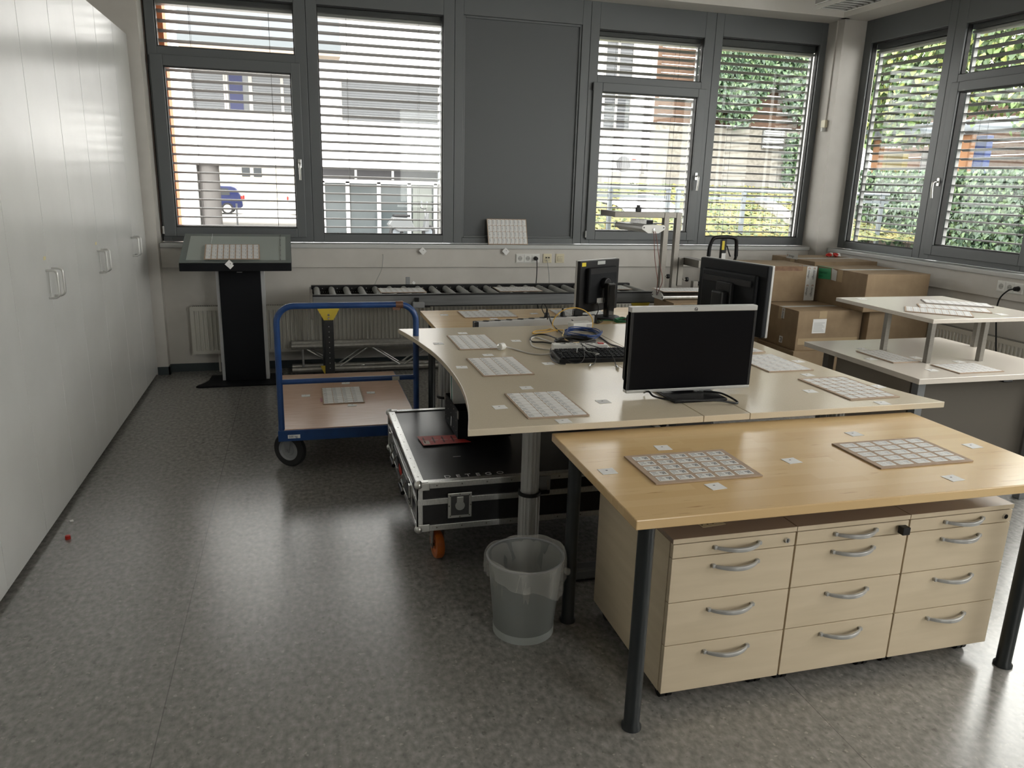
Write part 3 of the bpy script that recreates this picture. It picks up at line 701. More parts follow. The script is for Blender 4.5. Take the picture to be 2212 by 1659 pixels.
# veranda with vine beyond the plank fence
pg = thing('veranda', 'dark timber veranda under vines beyond the plank fence', 'veranda', (12.0, 13.0, -.2))
for k in range(14): G().box((2.6, -8, .3 + .26 * k), (2.64, 4.5, .54 + .26 * k)).build('wall_board', wood_m, pg)
for y in (-4.2, -.97, 1.35): G().box((-.07, y - .09, 0), (.07, y + .09, 3.02)).build('post', woodo_m, pg)
G().cyl((-.1, -7, 2.98), (-.1, 3.4, 2.98), .13, n=20).build('awning_roll', mat('awning_grey', (.19, .215, .24), .4), pg, smooth=True)
for k, (y0, y1, z0, z1, c) in enumerate(((1.3, 2.0, 1.9, 2.6, (.42, .33, .10)), (.2, .9, 2.0, 2.65, (.62, .60, .62)), (-.6, .1, 2.1, 2.9, (.05, .10, .36)), (-1.5, -.7, 1.9, 2.3, (.55, .56, .42)), (-4.4, -2.6, 1.9, 2.6, (.20, .19, .22)), (-5.9, -5.4, 1.9, 2.8, (.05, .10, .34)), (-2.6, -2.2, 1.9, 2.25, (.50, .25, .08)))):
    G().box((.6 + .1 * k, y0, z0), (.75 + .1 * k, y1, z1)).build('stored_panel', mat('panel_%d' % k, tuple(q * .42 + .01 for q in c), .6), pg, bevel=.01)
def vine():
    while True:
        y = random.uniform(5.5, 16.4); z = random.uniform(2.55, 4.9)
        lim = 3.05 + .5 * math.sin(1.7 * y) + .3 * math.sin(4.1 * y)
        top = 4.75 - max(0, (11.5 - y)) * .16 + .15 * math.sin(3 * y)
        if lim + random.uniform(-.5, .3) < z < top: return (11.85 + random.uniform(-.35, .5), y, z), (-1, 0, .3)
tufts('veranda_vine', 'sunny yellow green grape vine over the dark timber veranda', 9000, vine, .085, .16, leaf, False)
hs = thing('garden_house', 'cream coloured house wall rising above the vines', 'building', (22, 14, -.2))
G().box((0, -22, 0), (6, 20, 9.0)).build('wall', fac_m, hs)
G().box((-.5, -22, 8.6), (6, 20, 9.1)).build('roof_eave', mat('eave_beige', (.55, .46, .36), .8), hs)
G().box((-.1, -6, 5.5), (.02, -3, 7.5)).build('window', win_m, hs)
# ================================================================== TABLES AND DESKS
def birch_table(label, loc, rz, L=1.565, D=.755):
    t = thing('wooden_table', label, 'table', loc, rz)
    G().box((0, 0, .70), (L, D, .73)).build('table_top', beech_m, t, bevel=.003)
    l0 = None
    for x in (.070, L - .070):
        for y in (.075, D - .075):
            if l0 is None:
                l0 = G().lathe([(.031, 0), (.031, .008), (.0245, .016), (.0245, .69), (.04, .69), (.04, .70)], 24, cap0=True).build('leg', darkleg_m, t, smooth=True, loc=(x, y, 0))
            else: copyo(l0, t, (x, y, 0))
    return t
birch_table('light beech table on black legs standing over three drawer units', (.857, 1.752, 0), -.008)
birch_table('light beech table between the cream desks and the roller conveyor', (.794, 4.445, 0), 0, 1.556, .755)
ZD = .77
edge = [(.538, 4.356), (.587, 4.10), (.611, 3.918), (.637, 3.708), (.649, 3.484), (.650, 3.234), (.638, 3.015), (.611, 2.799), (.586, 2.662), (.545, 2.482)]
def desk(label, poly, cols):
    t = thing('curved_desk', label, 'desk', (poly[0][0], poly[0][1], 0))
    o = poly[0]; P = [(a - o[0], b - o[1]) for a, b in poly]
    G().prism(P, ZD - .025, ZD).build('desk_top', [cream_m], t, bevel=.002)
    for i, (x, y, fx0, fx1) in enumerate(cols):
        x -= o[0]; y -= o[1]; fx0 -= o[0]; fx1 -= o[0]
        # fluted telescopic column
        n = 48
        prof = lambda r: [(x + (r - (.003 if k % 4 < 2 else 0)) * math.cos(2 * math.pi * k / n), y + (r - (.003 if k % 4 < 2 else 0)) * math.sin(2 * math.pi * k / n)) for k in range(n)]
        c = G().prism(prof(.043), .06, .415).build('lower_column', column_m, t)
        G().prism(prof(.036), .41, .70).build('upper_column', column_m, c)
        G().lathe([(.040, .405), (.046, .405), (.046, .418), (.038, .418)], 32, (x, y, 0)).build('collar', black_m, c, smooth=True)
        G().box((x - .09, y - .06, .695), (x + .09, y + .06, ZD - .025)).build('column_head', alud_m, t, bevel=.02)
        G().obox(((fx0 + fx1) / 2, y, .035), (fx1 - fx0, .07, .05)).build('foot', alud_m, t, bevel=.012)
        for fx in (fx0 + .03, fx1 - .03): G().cyl((fx, y, 0), (fx, y, .012), .02, n=14).build('foot_pad', black_m, t)
    return t
S1, S2 = 1.462, 1.662
def smooth_edge(e): return [(p.x, p.y) for p in spline([(a, b, 0) for a, b in e], 4)]
left = smooth_edge(edge) + [(S1 - .0015, 2.482), (S1 - .0015, 4.356)]
desk('cream desk with a deeply curved edge beside the blue trolley', left, [(.853, 2.72, .76, 1.30), (.775, 4.16, .66, 1.30)])
redge = [(2.585, 2.482), (2.534, 2.624), (2.497, 2.814), (2.477, 3.095), (2.469, 3.39), (2.475, 3.685), (2.50, 3.95), (2.575, 4.356)]
right = smooth_edge(redge) + [(S2 + .0015, 4.356), (S2 + .0015, 2.482)]
desk('cream desk beside the two-tier table, carrying the sheets with brown gaps', right, [(2.25, 2.72, 1.85, 2.55), (2.25, 4.10, 1.85, 2.55)])
ct = thing('desk_centre_strip', 'narrow cream strip of desk top between the two curved desks', 'desk', (S1, 2.482, 0))
G().box((.0015, 0, ZD - .025), (S2 - S1 - .0015, 1.874, ZD)).build('strip_top', cream_m, ct, bevel=.002)
for yy in (.25, 1.6): G().box((.02, yy, 0), (S2 - S1 - .02, yy + .06, ZD - .025)).build('support', alud_m, ct)

# pedestals
def pedestal(label, x, key):
    t = thing('drawer_unit', label, 'drawer unit', (x, 1.875, 0), 0, 'drawer units under the front table')
    w = .427
    G().box((.001, .02, .06), (w - .001, .575, .577)).build('body', lam_w_m, t)
    G().box((.0005, 0, .579), (w - .0005, .58, .594)).build('top_board', [greytop_m], t, bevel=.001)
    G().box((.0005, -.0008, .579), (w - .0005, .0, .594)).build('top_edge', lam_w_m, t)
    for i, (z0, z1) in enumerate(((.531, .575), (.381, .528), (.232, .378), (.060, .229))):
        d = G().box((.0025, 0, z0), (w - .0025, .018, z1)).build('drawer', lam_w_m, t, bevel=.0012)
        zh = (z0 + z1) / 2 + .004 if i == 0 else z1 - .033
        hx = w / 2 + .004; n = 14; hv = []
        for k in range(n + 1):
            a = -1 + 2 * k / n; xx = hx + a * .080
            yy = -.034 * (1 - a * a) - .006 + (.006 if abs(a) > .97 else 0)
            hh = .0075 - .0025 * a * a
            hv += [(xx, yy - .003, zh - hh), (xx, yy - .003, zh + hh * .8), (xx, yy + .005, zh + hh), (xx, yy + .005, zh - hh * .8)]
        fs = [(4 * k + j, 4 * k + (j + 1) % 4, 4 * k + 4 + (j + 1) % 4, 4 * k + 4 + j) for k in range(n) for j in range(4)] + [(3, 2, 1, 0), (4 * n, 4 * n + 1, 4 * n + 2, 4 * n + 3)]
        hg = G().add(hv, fs)
        for s_ in (-1, 1): hg.box((hx + s_ * .076 - .006, -.012, zh - .006), (hx + s_ * .076 + .006, 0, zh + .006))
        hg.build('handle', silver_p_m, d, bevel=.002, smooth=True)
        if i == 0:
            G().cyl((w - .034, -.007, z0 + .022), (w - .034, .002, z0 + .022), .0085, n=18).build('lock', chrome_m, d)
            if key: G().box((w - .050, -.032, z0 + .008), (w - .022, -.007, z0 + .034)).build('key', black_m, d, bevel=.002)
            else: G().box((w - .0355, -.0076, z0 + .017), (w - .0325, -.006, z0 + .027)).build('keyhole', black_m, d)
    for cx in (.05, w - .05):
        for cy in (.06, .52):
            G().box((cx - .016, cy - .022, .045), (cx + .016, cy + .022, .06)).build('caster_plate', black_m, t)
            for q in (-.012, .012): G().cyl((cx + q - .008, cy + .008, .022), (cx + q + .008, cy + .008, .022), .022, n=16).build('caster', black_m, t)
    return t
pedestal('maple drawer unit at the bin end of the row under the beech table', 1.042, False)
p2 = pedestal('maple drawer unit with a black key, middle of the row', 1.4705, True)
pedestal('maple drawer unit at the far end of the row from the bin', 1.899, False)
pn = thing('note_paper', 'yellowish handwritten note lying on the drawer unit nearest the bin', 'note', (1.17, 1.93, .5945), .1)
G().box((0, 0, 0), (.085, .05, .0006)).build('paper', mat('note_yellow', (.62, .52, .33), .7), pn)
for i in range(3): G().tube([(.012 + .02 * i + .006 * math.cos(k), .02 + .008 * math.sin(k * 1.3), .001) for k in range(8)], .0007, 4).build('pen_line', black_m, pn)

# two-tier table by the right wall
tt = thing('two_tier_table', 'pale two-tier table with a raised shelf on steel legs by the right wall', 'table', (2.875, 2.93, 0), .0)
G().box((0, 0, .712), (.98, .90, .74)).build('lower_top', white_lam_m, tt, bevel=.002)
G().box((.295, .275, .955), (1.09, 1.045, .977)).build('upper_top', white_lam_m, tt, bevel=.002)
for x, y in ((.318, .30), (.318, .62), (.66, .295), (.96, .62)): G().box((x - .014, y - .014, .74), (x + .014, y + .014, .955)).build('shelf_leg', steel_m, tt, bevel=.002)
for x, y in ((.09, .78), (.20, .55), (.10, .10), (.90, .80), (.90, .1)): G().box((x - .022, y - .022, 0), (x + .022, y + .022, .712)).build('leg', steel_m if y > .5 else alud_m, tt, bevel=.002)
side_m = mat('panel_board', (.10, .088, .073), .6)  # same board as the side panel, with shade put into the colour
G().box((.12, .14, .20), (.94, .16, .712)).build('front_panel', side_m, tt)
G().box((.115, .17, .20), (.135, .74, .712)).build('side_panel', mat('panel_board_side', (.30, .265, .225), .6), tt)
G().box((.52, .0, .70), (.58, .08, .711)).build('latch', black_m, tt, bevel=.004)

# office chair behind the desks
oc = thing('office_chair', 'black office chair behind the dark monitors, mostly hidden', 'chair', (2.60, 4.73, 0), 0)
G().obox((0, 0, .46), (.46, .46, .07)).build('seat', blackm_m, oc, bevel=.03)
G().obox((0, -.25, .68), (.44, .06, .36), (R(-6), 0, 0)).build('backrest', blackm_m, oc, bevel=.03)
G().cyl((0, 0, .08), (0, 0, .43), .025, n=14).build('gas_column', alud_m, oc)
G().obox((0, -.24, .5), (.06, .03, .25)).build('back_bar', black_m, oc)
for k in range(5):
    a = 2 * math.pi * k / 5
    G().tube([(0, 0, .10), (.27 * math.cos(a), .27 * math.sin(a), .065)], .02, 8).build('star_leg', black_m, oc)
    G().cyl((.27 * math.cos(a) - .015, .27 * math.sin(a), .03), (.27 * math.cos(a) + .015, .27 * math.sin(a), .03), .03, n=14).build('castor', black_m, oc)

# ================================================================== INFO KIOSK
ki = thing('info_kiosk', 'black information kiosk with a tilted glass screen near the cabinets', 'kiosk', (-.44, 6.25, 0))
bp_ = [(-.335, -.135), (.335, -.135), (.362, -.12), (.355, -.09), (.315, -.03), (.285, .05), (.278, .22), (-.278, .22), (-.285, .05), (-.315, -.03), (-.355, -.09), (-.362, -.12)]
G().prism(bp_, 0, .012).build('base_plate', blackm_m, ki, bevel=.003)
G().box((-.152, 0, .012), (.152, .16, .90)).build('column', blackm_m, ki, bevel=.006)
for s_ in (-1, 1): G().box((s_ * .152, .035, .012), (s_ * .178, .15, .89)).build('side_strip', mat('strip_silver', (.60, .61, .62), .35, .2), ki)
# tilted head: front lower edge to rear upper edge
hg = G(); x0, x1 = -.40, .388
A = [(-.205, .905), (-.205, .962), (.255, 1.135), (.275, 1.10), (.20, .93)]
hg.prism([(y_, z_) for y_, z_ in A], x0, x1, 'x'); head = hg.build('screen_head', blackm_m, ki, bevel=.004)
def onhead(u, v, d=.0): # u across, v up the slope (0..1)
    ya, za, yb, zb = -.205, .962, .255, 1.135
    n = Vector((0, -(zb - za), yb - ya)).normalized()
    return (u, ya + (yb - ya) * v + n.y * d, za + (zb - za) * v + n.z * d)
kgl = mat('kiosk_glass', (.20, .23, .22), .05, 0, 1.0)
ksc = mat('kiosk_screen', (.42, .47, .44), .07, 0, 1.0)
def slab(u0, u1, v0, v1, d0, d1):
    g = G(); g.add([onhead(u0, v0, d0), onhead(u1, v0, d0), onhead(u1, v1, d0), onhead(u0, v1, d0), onhead(u0, v0, d1), onhead(u1, v0, d1), onhead(u1, v1, d1), onhead(u0, v1, d1)],
                   [(3, 2, 1, 0), (4, 5, 6, 7), (0, 1, 5, 4), (1, 2, 6, 5), (2, 3, 7, 6), (3, 0, 4, 7)]); return g
slab(x0 + .0, x1, .02, 1.02, .0005, .006).build('glass_plate', kgl, head)
slab(x0 + .045, x1 - .04, .09, .93, .0062, .0072).build('screen', ksc, head)
for u in (-.20, .31):
    for v in (.10, .25, .42, .60, .80, .97):
        p0 = onhead(u, v, .006); p1 = onhead(u, v, .011); G().cyl(p0, p1, .004, n=10).build('chrome_pin', chrome_m, head)
    G().tube([onhead(u, .06, .009), onhead(u, 1.0, .009)], .0016, 6).build('chrome_rod', chrome_m, head)
G().box((-.02, -.0012, .872), (.02, 0, .876)).build('maker_badge', silver_p_m, ki)

# ================================================================== PLATFORM TROLLEY
tr = thing('platform_trolley', 'blue platform trolley with a beech board deck and tube handle', 'trolley', (-.145, 4.125, 0))
TW, TD = .775, 1.235
fr = G(); fr.box((0, 0, .205), (TW, .035, .266)); fr.box((0, TD - .035, .205), (TW, TD, .266)); fr.box((0, .035, .205), (.035, TD - .035, .266)); fr.box((TW - .035, .035, .205), (TW, TD - .035, .266))
fr.box((.035, TD / 2 - .02, .205), (TW - .035, TD / 2 + .02, .24)); fr.build('deck_frame', blue_m, tr, bevel=.003)
G().box((.006, .012, .255), (TW - .006, TD - .006, .270)).build('deck_board', tro_m, tr, bevel=.001)
hx0, hx1, hy, hz, rr = .02, .755, .022, .945, .09
pts = [(hx0, hy, .24), (hx0, hy, hz - rr)]
pts += [(hx0 + rr - rr * math.cos(a), hy, hz - rr + rr * math.sin(a)) for a in [math.pi / 2 * k / 8 for k in range(1, 9)]]
pts += [(hx1 - rr + rr * math.sin(a), hy, hz - rr + rr * math.cos(a)) for a in [math.pi / 2 * k / 8 for k in range(0, 9)]]
pts += [(hx1, hy, .24)]
hn = G().tube(pts, .0165, 16).build('handle_tube', blue_m, tr, smooth=True)
G().cyl((hx0, hy, .535), (hx1, hy, .535), .0145, n=14).build('cross_bar', blue_m, hn, smooth=True)
tg = G()
for k in range(3): tg.cyl((.645 + .012 * k, hy, hz), (.66 + .012 * k, hy, hz), .0185 + .0008 * k, n=14)
tg.box((.628, hy - .01, hz - .028), (.668, hy - .006, hz - .012)); tg.build('brown_tape', mat('tape_brown', (.14, .06, .03), .5), hn)
G().box((.62, hy - .016, .525), (.66, hy - .014, .546)).build('maker_label', mat('label_grey', (.5, .5, .46), .4), hn)
lb = G().box((.05, -.0012, .222), (.115, 0, .242)).build('capacity_label', paper_m, tr)
text('500 kg', .017, mat('print_blue', (.02, .04, .12), .5), lb, (.055, -.0014, .2265), (R(90), 0, 0))
G().box((.14, .20, .2702), (.152, .29, .2706)).build('paint_smear', mat('smear', (.33, .12, .15), .6), tr, loc=(.10, .32, 0))
def wheel(parent, x, y, r, ang, tyre, hubm, wd_, top, fork=alud_m):
    ca, sa = math.cos(ang), math.sin(ang)
    M2 = Matrix.Translation((x, y, 0)) @ Matrix.Rotation(ang, 4, 'Z')
    prof = [(r * .62, -wd_ / 2), (r * .93, -wd_ / 2), (r, -wd_ * .3), (r, wd_ * .3), (r * .93, wd_ / 2), (r * .62, wd_ / 2)]
    g = G().lathe(prof, 32); g.v = [tuple(M2 @ Vector((a[2], a[1], a[0] + r))) for a in g.v]
    w = g.build('wheel', tyre, parent, smooth=True)
    g = G().lathe([(.0001, -wd_ * .42), (r * .3, -wd_ * .42), (r * .34, -wd_ * .2), (r * .55, -wd_ * .22), (r * .64, -wd_ * .46), (r * .64, wd_ * .46), (r * .55, wd_ * .22), (r * .34, wd_ * .2), (r * .3, wd_ * .42), (.0001, wd_ * .42)], 32)
    g.v = [tuple(M2 @ Vector((a[2], a[1], a[0] + r))) for a in g.v]
    g.build('hub', hubm, w, smooth=True)
    g = G()
    for s_ in (-1, 1): g.prism([(-.012, r - .012), (.012, r - .012), (.03, top - .02), (-.03, top - .02)], s_ * (wd_ / 2 + .006), s_ * (wd_ / 2 + .010), 'x')
    g.box((-wd_ / 2 - .012, -.035, top - .02), (wd_ / 2 + .012, .035, top - .012)); g.box((-.045, -.045, top - .012), (.045, .045, top))
    g.cyl((-wd_ / 2 - .014, 0, r), (wd_ / 2 + .014, 0, r), .007, n=10)
    g.v = [tuple(M2 @ Vector(a)) for a in g.v]
    g.build('caster_fork', fork, parent)
for x, y, a in ((.055, .175, R(55)), (TW - .06, .175, -.1), (.055, TD - .17, 0), (TW - .055, TD - .17, 0)): wheel(tr, x, y, .10, a, rubber_m, grey_pl_m, .04, .205)

# ================================================================== FLIGHT CASE
fc = thing('flight_case', 'black flight case with aluminium edges and orange castors under the desk', 'flight case', (.425, 2.872, 0))
CWX, CWY, cz0, cz1 = 1.32, 1.03, .21, .42
cas_m = noisy('case_black', (.011, .011, .012), (.016, .016, .017), 60, .30)
G().box((.004, .004, cz0 + .003), (CWX - .004, CWY - .004, cz1 - .003)).build('case_body', cas_m, fc)
def edge_strip(name, boxes):
    g = G()
    for a, b_ in boxes: g.box(a, b_)
    return g.build(name, alu_m, fc, bevel=.001)
w_ = .030; e_ = .0025
for z in (cz0, cz1):
    zt, zb2 = (z, z - w_ * .8) if z == cz1 else (z + w_ * .8, z)
    top = (z - e_, z + e_) if z == cz1 else (z - e_, z + e_)
    edge_strip('edge_profile', [((0, -e_, zb2), (CWX, .004, zt)), ((0, 0, top[0]), (CWX, w_, top[1]))])
    edge_strip('edge_profile', [((0, CWY - .004, zb2), (CWX, CWY + e_, zt)), ((0, CWY - w_, top[0]), (CWX, CWY, top[1]))])
    edge_strip('edge_profile', [((-e_, 0, zb2), (.004, CWY, zt)), ((0, 0, top[0]), (w_, CWY, top[1]))])
    edge_strip('edge_profile', [((CWX - .004, 0, zb2), (CWX + e_, CWY, zt)), ((CWX - w_, 0, top[0]), (CWX, CWY, top[1]))])
edge_strip('lid_profile', [((0, -.004, .325), (CWX, .004, .350)), ((-.004, 0, .325), (.004, CWY, .350)), ((0, CWY - .004, .325), (CWX, CWY + .004, .350)), ((CWX - .004, 0, .325), (CWX + .004, CWY, .350))])
for x in (0, CWX):
    for y in (0, CWY):
        sx, sy = (1 if x == 0 else -1), (1 if y == 0 else -1)
        edge_strip('corner_post', [((x - sx * .003, y - sy * .003, cz0), (x + sx * .022, y + sy * .004, cz1)), ((x - sx * .003, y - sy * .003, cz0), (x + sx * .004, y + sy * .022, cz1))])
        for z in (cz0 + .008, cz1 - .008):
            g = bmesh.new(); bmesh.ops.create_icosphere(g, subdivisions=2, radius=.019, matrix=Matrix.Translation((x + sx * .006, y + sy * .006, z)))
            me = bpy.data.meshes.new('ball_corner'); g.to_mesh(me); g.free(); me.materials.append(handle_m)
            me.polygons.foreach_set('use_smooth', [True] * len(me.polygons)); o = bpy.data.objects.new('ball_corner', me); COL.objects.link(o); o.parent = fc
            zz = z + (.006 if z < .3 else -.006)
            G().box((x + sx * .004, y - sy * .006, zz - .016), (x + sx * .05, y - sy * .002, zz + .016)).build('corner_tab', handle_m, fc, bevel=.002)
            if z > .3:
                G().box((x + sx * .002, y + sy * .0, cz1 + .002), (x + sx * .045, y + sy * .022, cz1 + .005)).build('corner_tab', handle_m, fc, bevel=.002)
rv = None
for i in range(12):
    for zz in (.408, .222):
        if rv is None: rv = G().lathe([(.0001, 0), (.003, -.0005), (.0035, 0)], 8).build('rivet', steel_m, fc, loc=(.08, -.003, zz), rot=(R(90), 0, 0))
        else: copyo(rv, fc, (.08 + .105 * i, -.003, zz), (R(90), 0, 0))
for i in range(9): copyo(rv, fc, (.014, .07 + .11 * i, cz1 + .003), (R(180), 0, 0))
def butterfly(x, z, side):
    def P(a, d, zz): return (a, -d, zz) if side == 'f' else (-d, a, zz)
    def bx(n, a0, a1, d0, d1, z0_, z1_, m, par, bev=.002):
        p, q = P(a0, d0, z0_), P(a1, d1, z1_); return G().box(p, q).build(n, m, par, bevel=bev)
    l = bx('butterfly_latch', x - .05, x + .05, .004, .008, z - .055, z + .055, handle_m, fc, .003)
    bx('latch_dish', x - .038, x + .038, .0082, .0086, z - .043, z + .043, mat('latch_shadow', (.10, .10, .10), .4, .7), l, 0)
    p0, p1 = P(x, .008, z), P(x, .013, z); G().cyl(p0, p1, .02, n=16).build('latch_wing', handle_m, l)
    bx('latch_tongue', x - .014, x + .014, .008, .014, z + .012, z + .040, handle_m, l)
    for k in range(8):
        a = 2 * math.pi * k / 8; q = P(x + .045 * max(-1, min(1, 1.25 * math.cos(a))), .008, z + .05 * max(-1, min(1, 1.25 * math.sin(a))))
        q2 = P(x + .045 * max(-1, min(1, 1.25 * math.cos(a))), .0105, z + .05 * max(-1, min(1, 1.25 * math.sin(a)))); G().cyl(q, q2, .003, n=8).build('latch_rivet', steel_m, l)
butterfly(.175, .315, 'f'); butterfly(1.05, .315, 'f'); butterfly(.16, .315, 's'); butterfly(.86, .315, 's')
def case_handle(a, z, side):
    def P(u, d, zz): return (u, -d, zz) if side == 'f' else (-d, u, zz)
    pl = G().box(P(a - .065, .004, z - .045), P(a + .065, .007, z + .03)).build('handle_plate', alud_m, fc, bevel=.002)
    G().tube([P(a - .05, .008, z + .012), P(a - .05, .022, z - .012), P(a - .05, .022, z - .035)], .004, 8).build('handle_arm', steel_m, pl, smooth=True)
    G().tube([P(a + .05, .008, z + .012), P(a + .05, .022, z - .012), P(a + .05, .022, z - .035)], .004, 8).build('handle_arm', steel_m, pl, smooth=True)
    G().cyl(P(a - .055, .022, z - .036), P(a + .055, .022, z - .036), .0095, n=12).build('grip', black_m, pl, smooth=True)
case_handle(.50, .385, 'f'); case_handle(.34, .30, 's'); case_handle(.68, .30, 's')
G().box((-.0045, .46, .262), (-.003, .56, .30)).build('red_mark', red_m, fc)
for x in (.112, CWX - .11):
    for y in (.165, CWY - .13): wheel(fc, x, y, .062, .12, orange_w_m, orange_w_m, .034, .21, steel_m)
stk = G().add([(.085, .576, .4238), (.095, .442, .4238), (.322, .449, .4238), (.273, .565, .4238)], [(0, 1, 2, 3)]).build('red_sticker', redst_m, fc)
for i in range(4):
    G().box((.105 + .045 * i, .47, .4242), (.112 + .045 * i, .55, .4245)).build('sticker_print', mat('sticker_dark', (.10, .015, .015), .5), stk)
    G().box((.095 + .045 * i, .505, .4242), (.13 + .045 * i, .51, .4245)).build('sticker_print', mat('sticker_line', (.55, .35, .30), .5), stk)
G().box((.10, .455, .4241), (.13, .50, .4244)).build('sticker_print', mat('sticker_pale', (.55, .42, .35), .5), stk)
text('DETEGO', .040, mat('print_white', (.72, .72, .74), .5), fc, (.118, .034, .4228), (0, 0, R(.5)), space=2.0)
G().box((.20, .27, .4235), (.235, .275, .4238)).build('scratch', paper_m, fc)
# black crate of folders on the case
bc = thing('folder_crate', 'open black crate with metal corners standing on the flight case', 'crate', (.692, 3.37, .4250), 0)
ring_ = G().box((0, 0, 0), (.26, .33, .006)); ring_.box((0, 0, .006), (.006, .33, .135)); ring_.box((.254, 0, .006), (.26, .33, .135)); ring_.box((.006, 0, .006), (.254, .006, .135)); ring_.box((.006, .324, .006), (.254, .33, .135))
ring_.build('shell', blackm_m, bc)
G().box((.006, .16, .006), (.254, .165, .125)).build('divider', blackm_m, bc)
for y in (0, .33):
    G().box((-.002, y - .012, .10), (.002, y + .012, .138)).build('metal_corner', steel_m, bc, bevel=.002)
for y in (.04, .10, .17, .24, .30):
    for z in (.03, .08, .12): G().cyl((-.0015, y, z), (.001, y, z), .003, n=8).build('rivet', steel_m, bc)
G().obox((-.0014, .16, .04), (.001, .012, .05), (R(10), 0, 0)).build('torn_label', paper_m, bc)
fo = thing('folder', 'teal folder with white papers standing in the black crate', 'folder', (.706, 3.545, .4325), 0)
G().obox((.10, .055, .135), (.20, .010, .26), (R(-8), 0, 0)).build('cover', teal_m, fo)
G().obox((.10, .030, .130), (.20, .012, .25), (R(-9), 0, 0)).build('papers', paper_m, fo)
G().obox((.10, .085, .130), (.20, .014, .25), (R(-7), 0, 0)).build('papers', paper_m, fo)

# ================================================================== WASTE BIN
bn = thing('waste_bin', 'grey wire mesh waste bin beside the table leg', 'bin', (.752, 2.418, 0))
G().lathe([(.112, .03), (.137, .30)], 48).build('mesh_wall', mesh_m, bn, smooth=True)
G().lathe([(.0001, .004), (.111, .004), (.113, .0), (.1135, .030), (.1115, .030), (.110, .008), (.0001, .008)], 48).build('base_ring', mat('bin_grey', (.40, .43, .42), .45), bn, smooth=True)
G().tube([(.139 * math.cos(2 * math.pi * k / 48), .139 * math.sin(2 * math.pi * k / 48), .30) for k in range(48)], .004, 8, True).build('rim', grey_pl_m, bn, smooth=True)
bg = thing('bin_liner', 'translucent plastic bag hanging over the rim of the waste bin', 'bag', (.752, 2.418, 0))
n = 72; rows = []
prof = [(.105, .04, 0), (.118, .12, .3), (.128, .22, .6), (.134, .285, .5), (.141, .308, .2), (.147, .312, .2), (.1505, .300, .4), (.151, .275, .8), (.150, .25, 1.2), (.150, .235, 1.6)]
g = G()
for r_, z_, amp in prof:
    for j in range(n):
        a = 2 * math.pi * j / n
        dr = amp * (.0035 * math.sin(7 * a + 9 * z_) + .0025 * math.sin(17 * a + 30 * z_)) + amp * random.uniform(-.002, .002)
        dz = 0
        if z_ < .30 and r_ > .14:
            low = .5 + .5 * math.sin(a + .95 * math.pi) ; k_ = (0.312 - z_) / .077
            dz = -k_ * (.055 * max(0, math.cos(a + .9)) ** 2 + .012 * math.sin(5 * a) - .012)
        if z_ >= .30: dz = .008 * math.sin(a * 2 + 1) + .003 * math.sin(9 * a)
        g.v.append(((r_ + dr) * math.cos(a), (r_ + dr) * math.sin(a), z_ + dz))
for i in range(len(prof) - 1):
    for j in range(n):
        g.f.append((i * n + j, i * n + (j + 1) % n, (i + 1) * n + (j + 1) % n, (i + 1) * n + j)); g.m.append(0)
g.build('film', bag_m, bg, smooth=True)
kg = G(); bm_ = bmesh.new(); bmesh.ops.create_icosphere(bm_, subdivisions=2, radius=.014)
for v in bm_.verts: v.co *= 1 + random.uniform(-.25, .25)
me = bpy.data.meshes.new('bag_knot'); bm_.to_mesh(me); bm_.free(); me.materials.append(bag_m); ko = bpy.data.objects.new('bag_knot', me); COL.objects.link(ko); ko.parent = bg; ko.location = (.150, -.035, .235)

# crumbs on the floor
G().lathe([(.0001, 0), (.012, 0), (.011, .016), (.0001, .017)], 10).build('bottle_cap', red_m, loc=(-1.052, 3.556, 0), label='small red plastic cap lying on the floor by the cabinets', cat='cap')
G().obox((0, 0, .005), (.018, .012, .01), (0, 0, .5)).build('paper_crumb', paper_m, bevel=.003, loc=(-1.083, 3.741, 0), label='tiny white scrap on the floor near the red cap', cat='scrap')
# ================================================================== RADIATORS, CONVEYOR, TRUSS
def radiator(label, loc, rz, w, z0=.16, z1=.55):
    t = thing('radiator', label, 'radiator', loc, rz)
    n = int(w / .0335); g = G(); vs = []; prof = []
    for i in range(n):
        x = .02 + (w - .04) * i / n; p = (w - .04) / n
        prof += [(x, 0), (x + p * .30, 0), (x + p * .42, .011), (x + p * .88, .011)]
    prof += [(w - .02, 0)]
    for x, y in prof: vs += [(x, y, z0 + .03), (x, y, z1 - .03)]
    g.add(vs, [(2 * i, 2 * i + 2, 2 * i + 3, 2 * i + 1) for i in range(len(prof) - 1)])
    g.box((0, 0, z0), (w, .02, z0 + .03)); g.box((0, 0, z1 - .03), (w, .02, z1)); g.box((0, 0, z0 + .03), (.02, .02, z1 - .03)); g.box((w - .02, 0, z0 + .03), (w, .02, z1 - .03))
    g.build('front_panel', radi_m, t)
    G().box((0, .02, z0), (w, .075, z1 - .01)).build('convector', radi_m, t)
    gr = G().box((.01, .006, z1), (w - .01, .074, z1 + .004)).build('top_grille', radi_m, t)
    sg = G(); k = 0; x = .02
    while x < w - .02:
        for yy in (.014, .044): sg.box((x, yy, z1 + .0042), (x + .008, yy + .022, z1 + .0046))
        x += .014
    sg.build('grille_slots', mat('slot_dark', (.05, .05, .045), .7), gr, kind='stuff')
    G().cyl((w * .1, .04, 0), (w * .1, .04, z0), .009, n=10).build('pipe', radi_m, t)
    return t
radiator('white panel radiator under the window behind the black kiosk', (-.865, 6.600, 0), 0, 1.99)
radiator('white panel radiator under the window behind the roller conveyor', (1.135, 6.600, 0), 0, 1.9)
radiator('white panel radiator on the right wall beyond the two-tier table', (4.985, 5.08, 0), -math.pi / 2, 3.2, .14, .58)

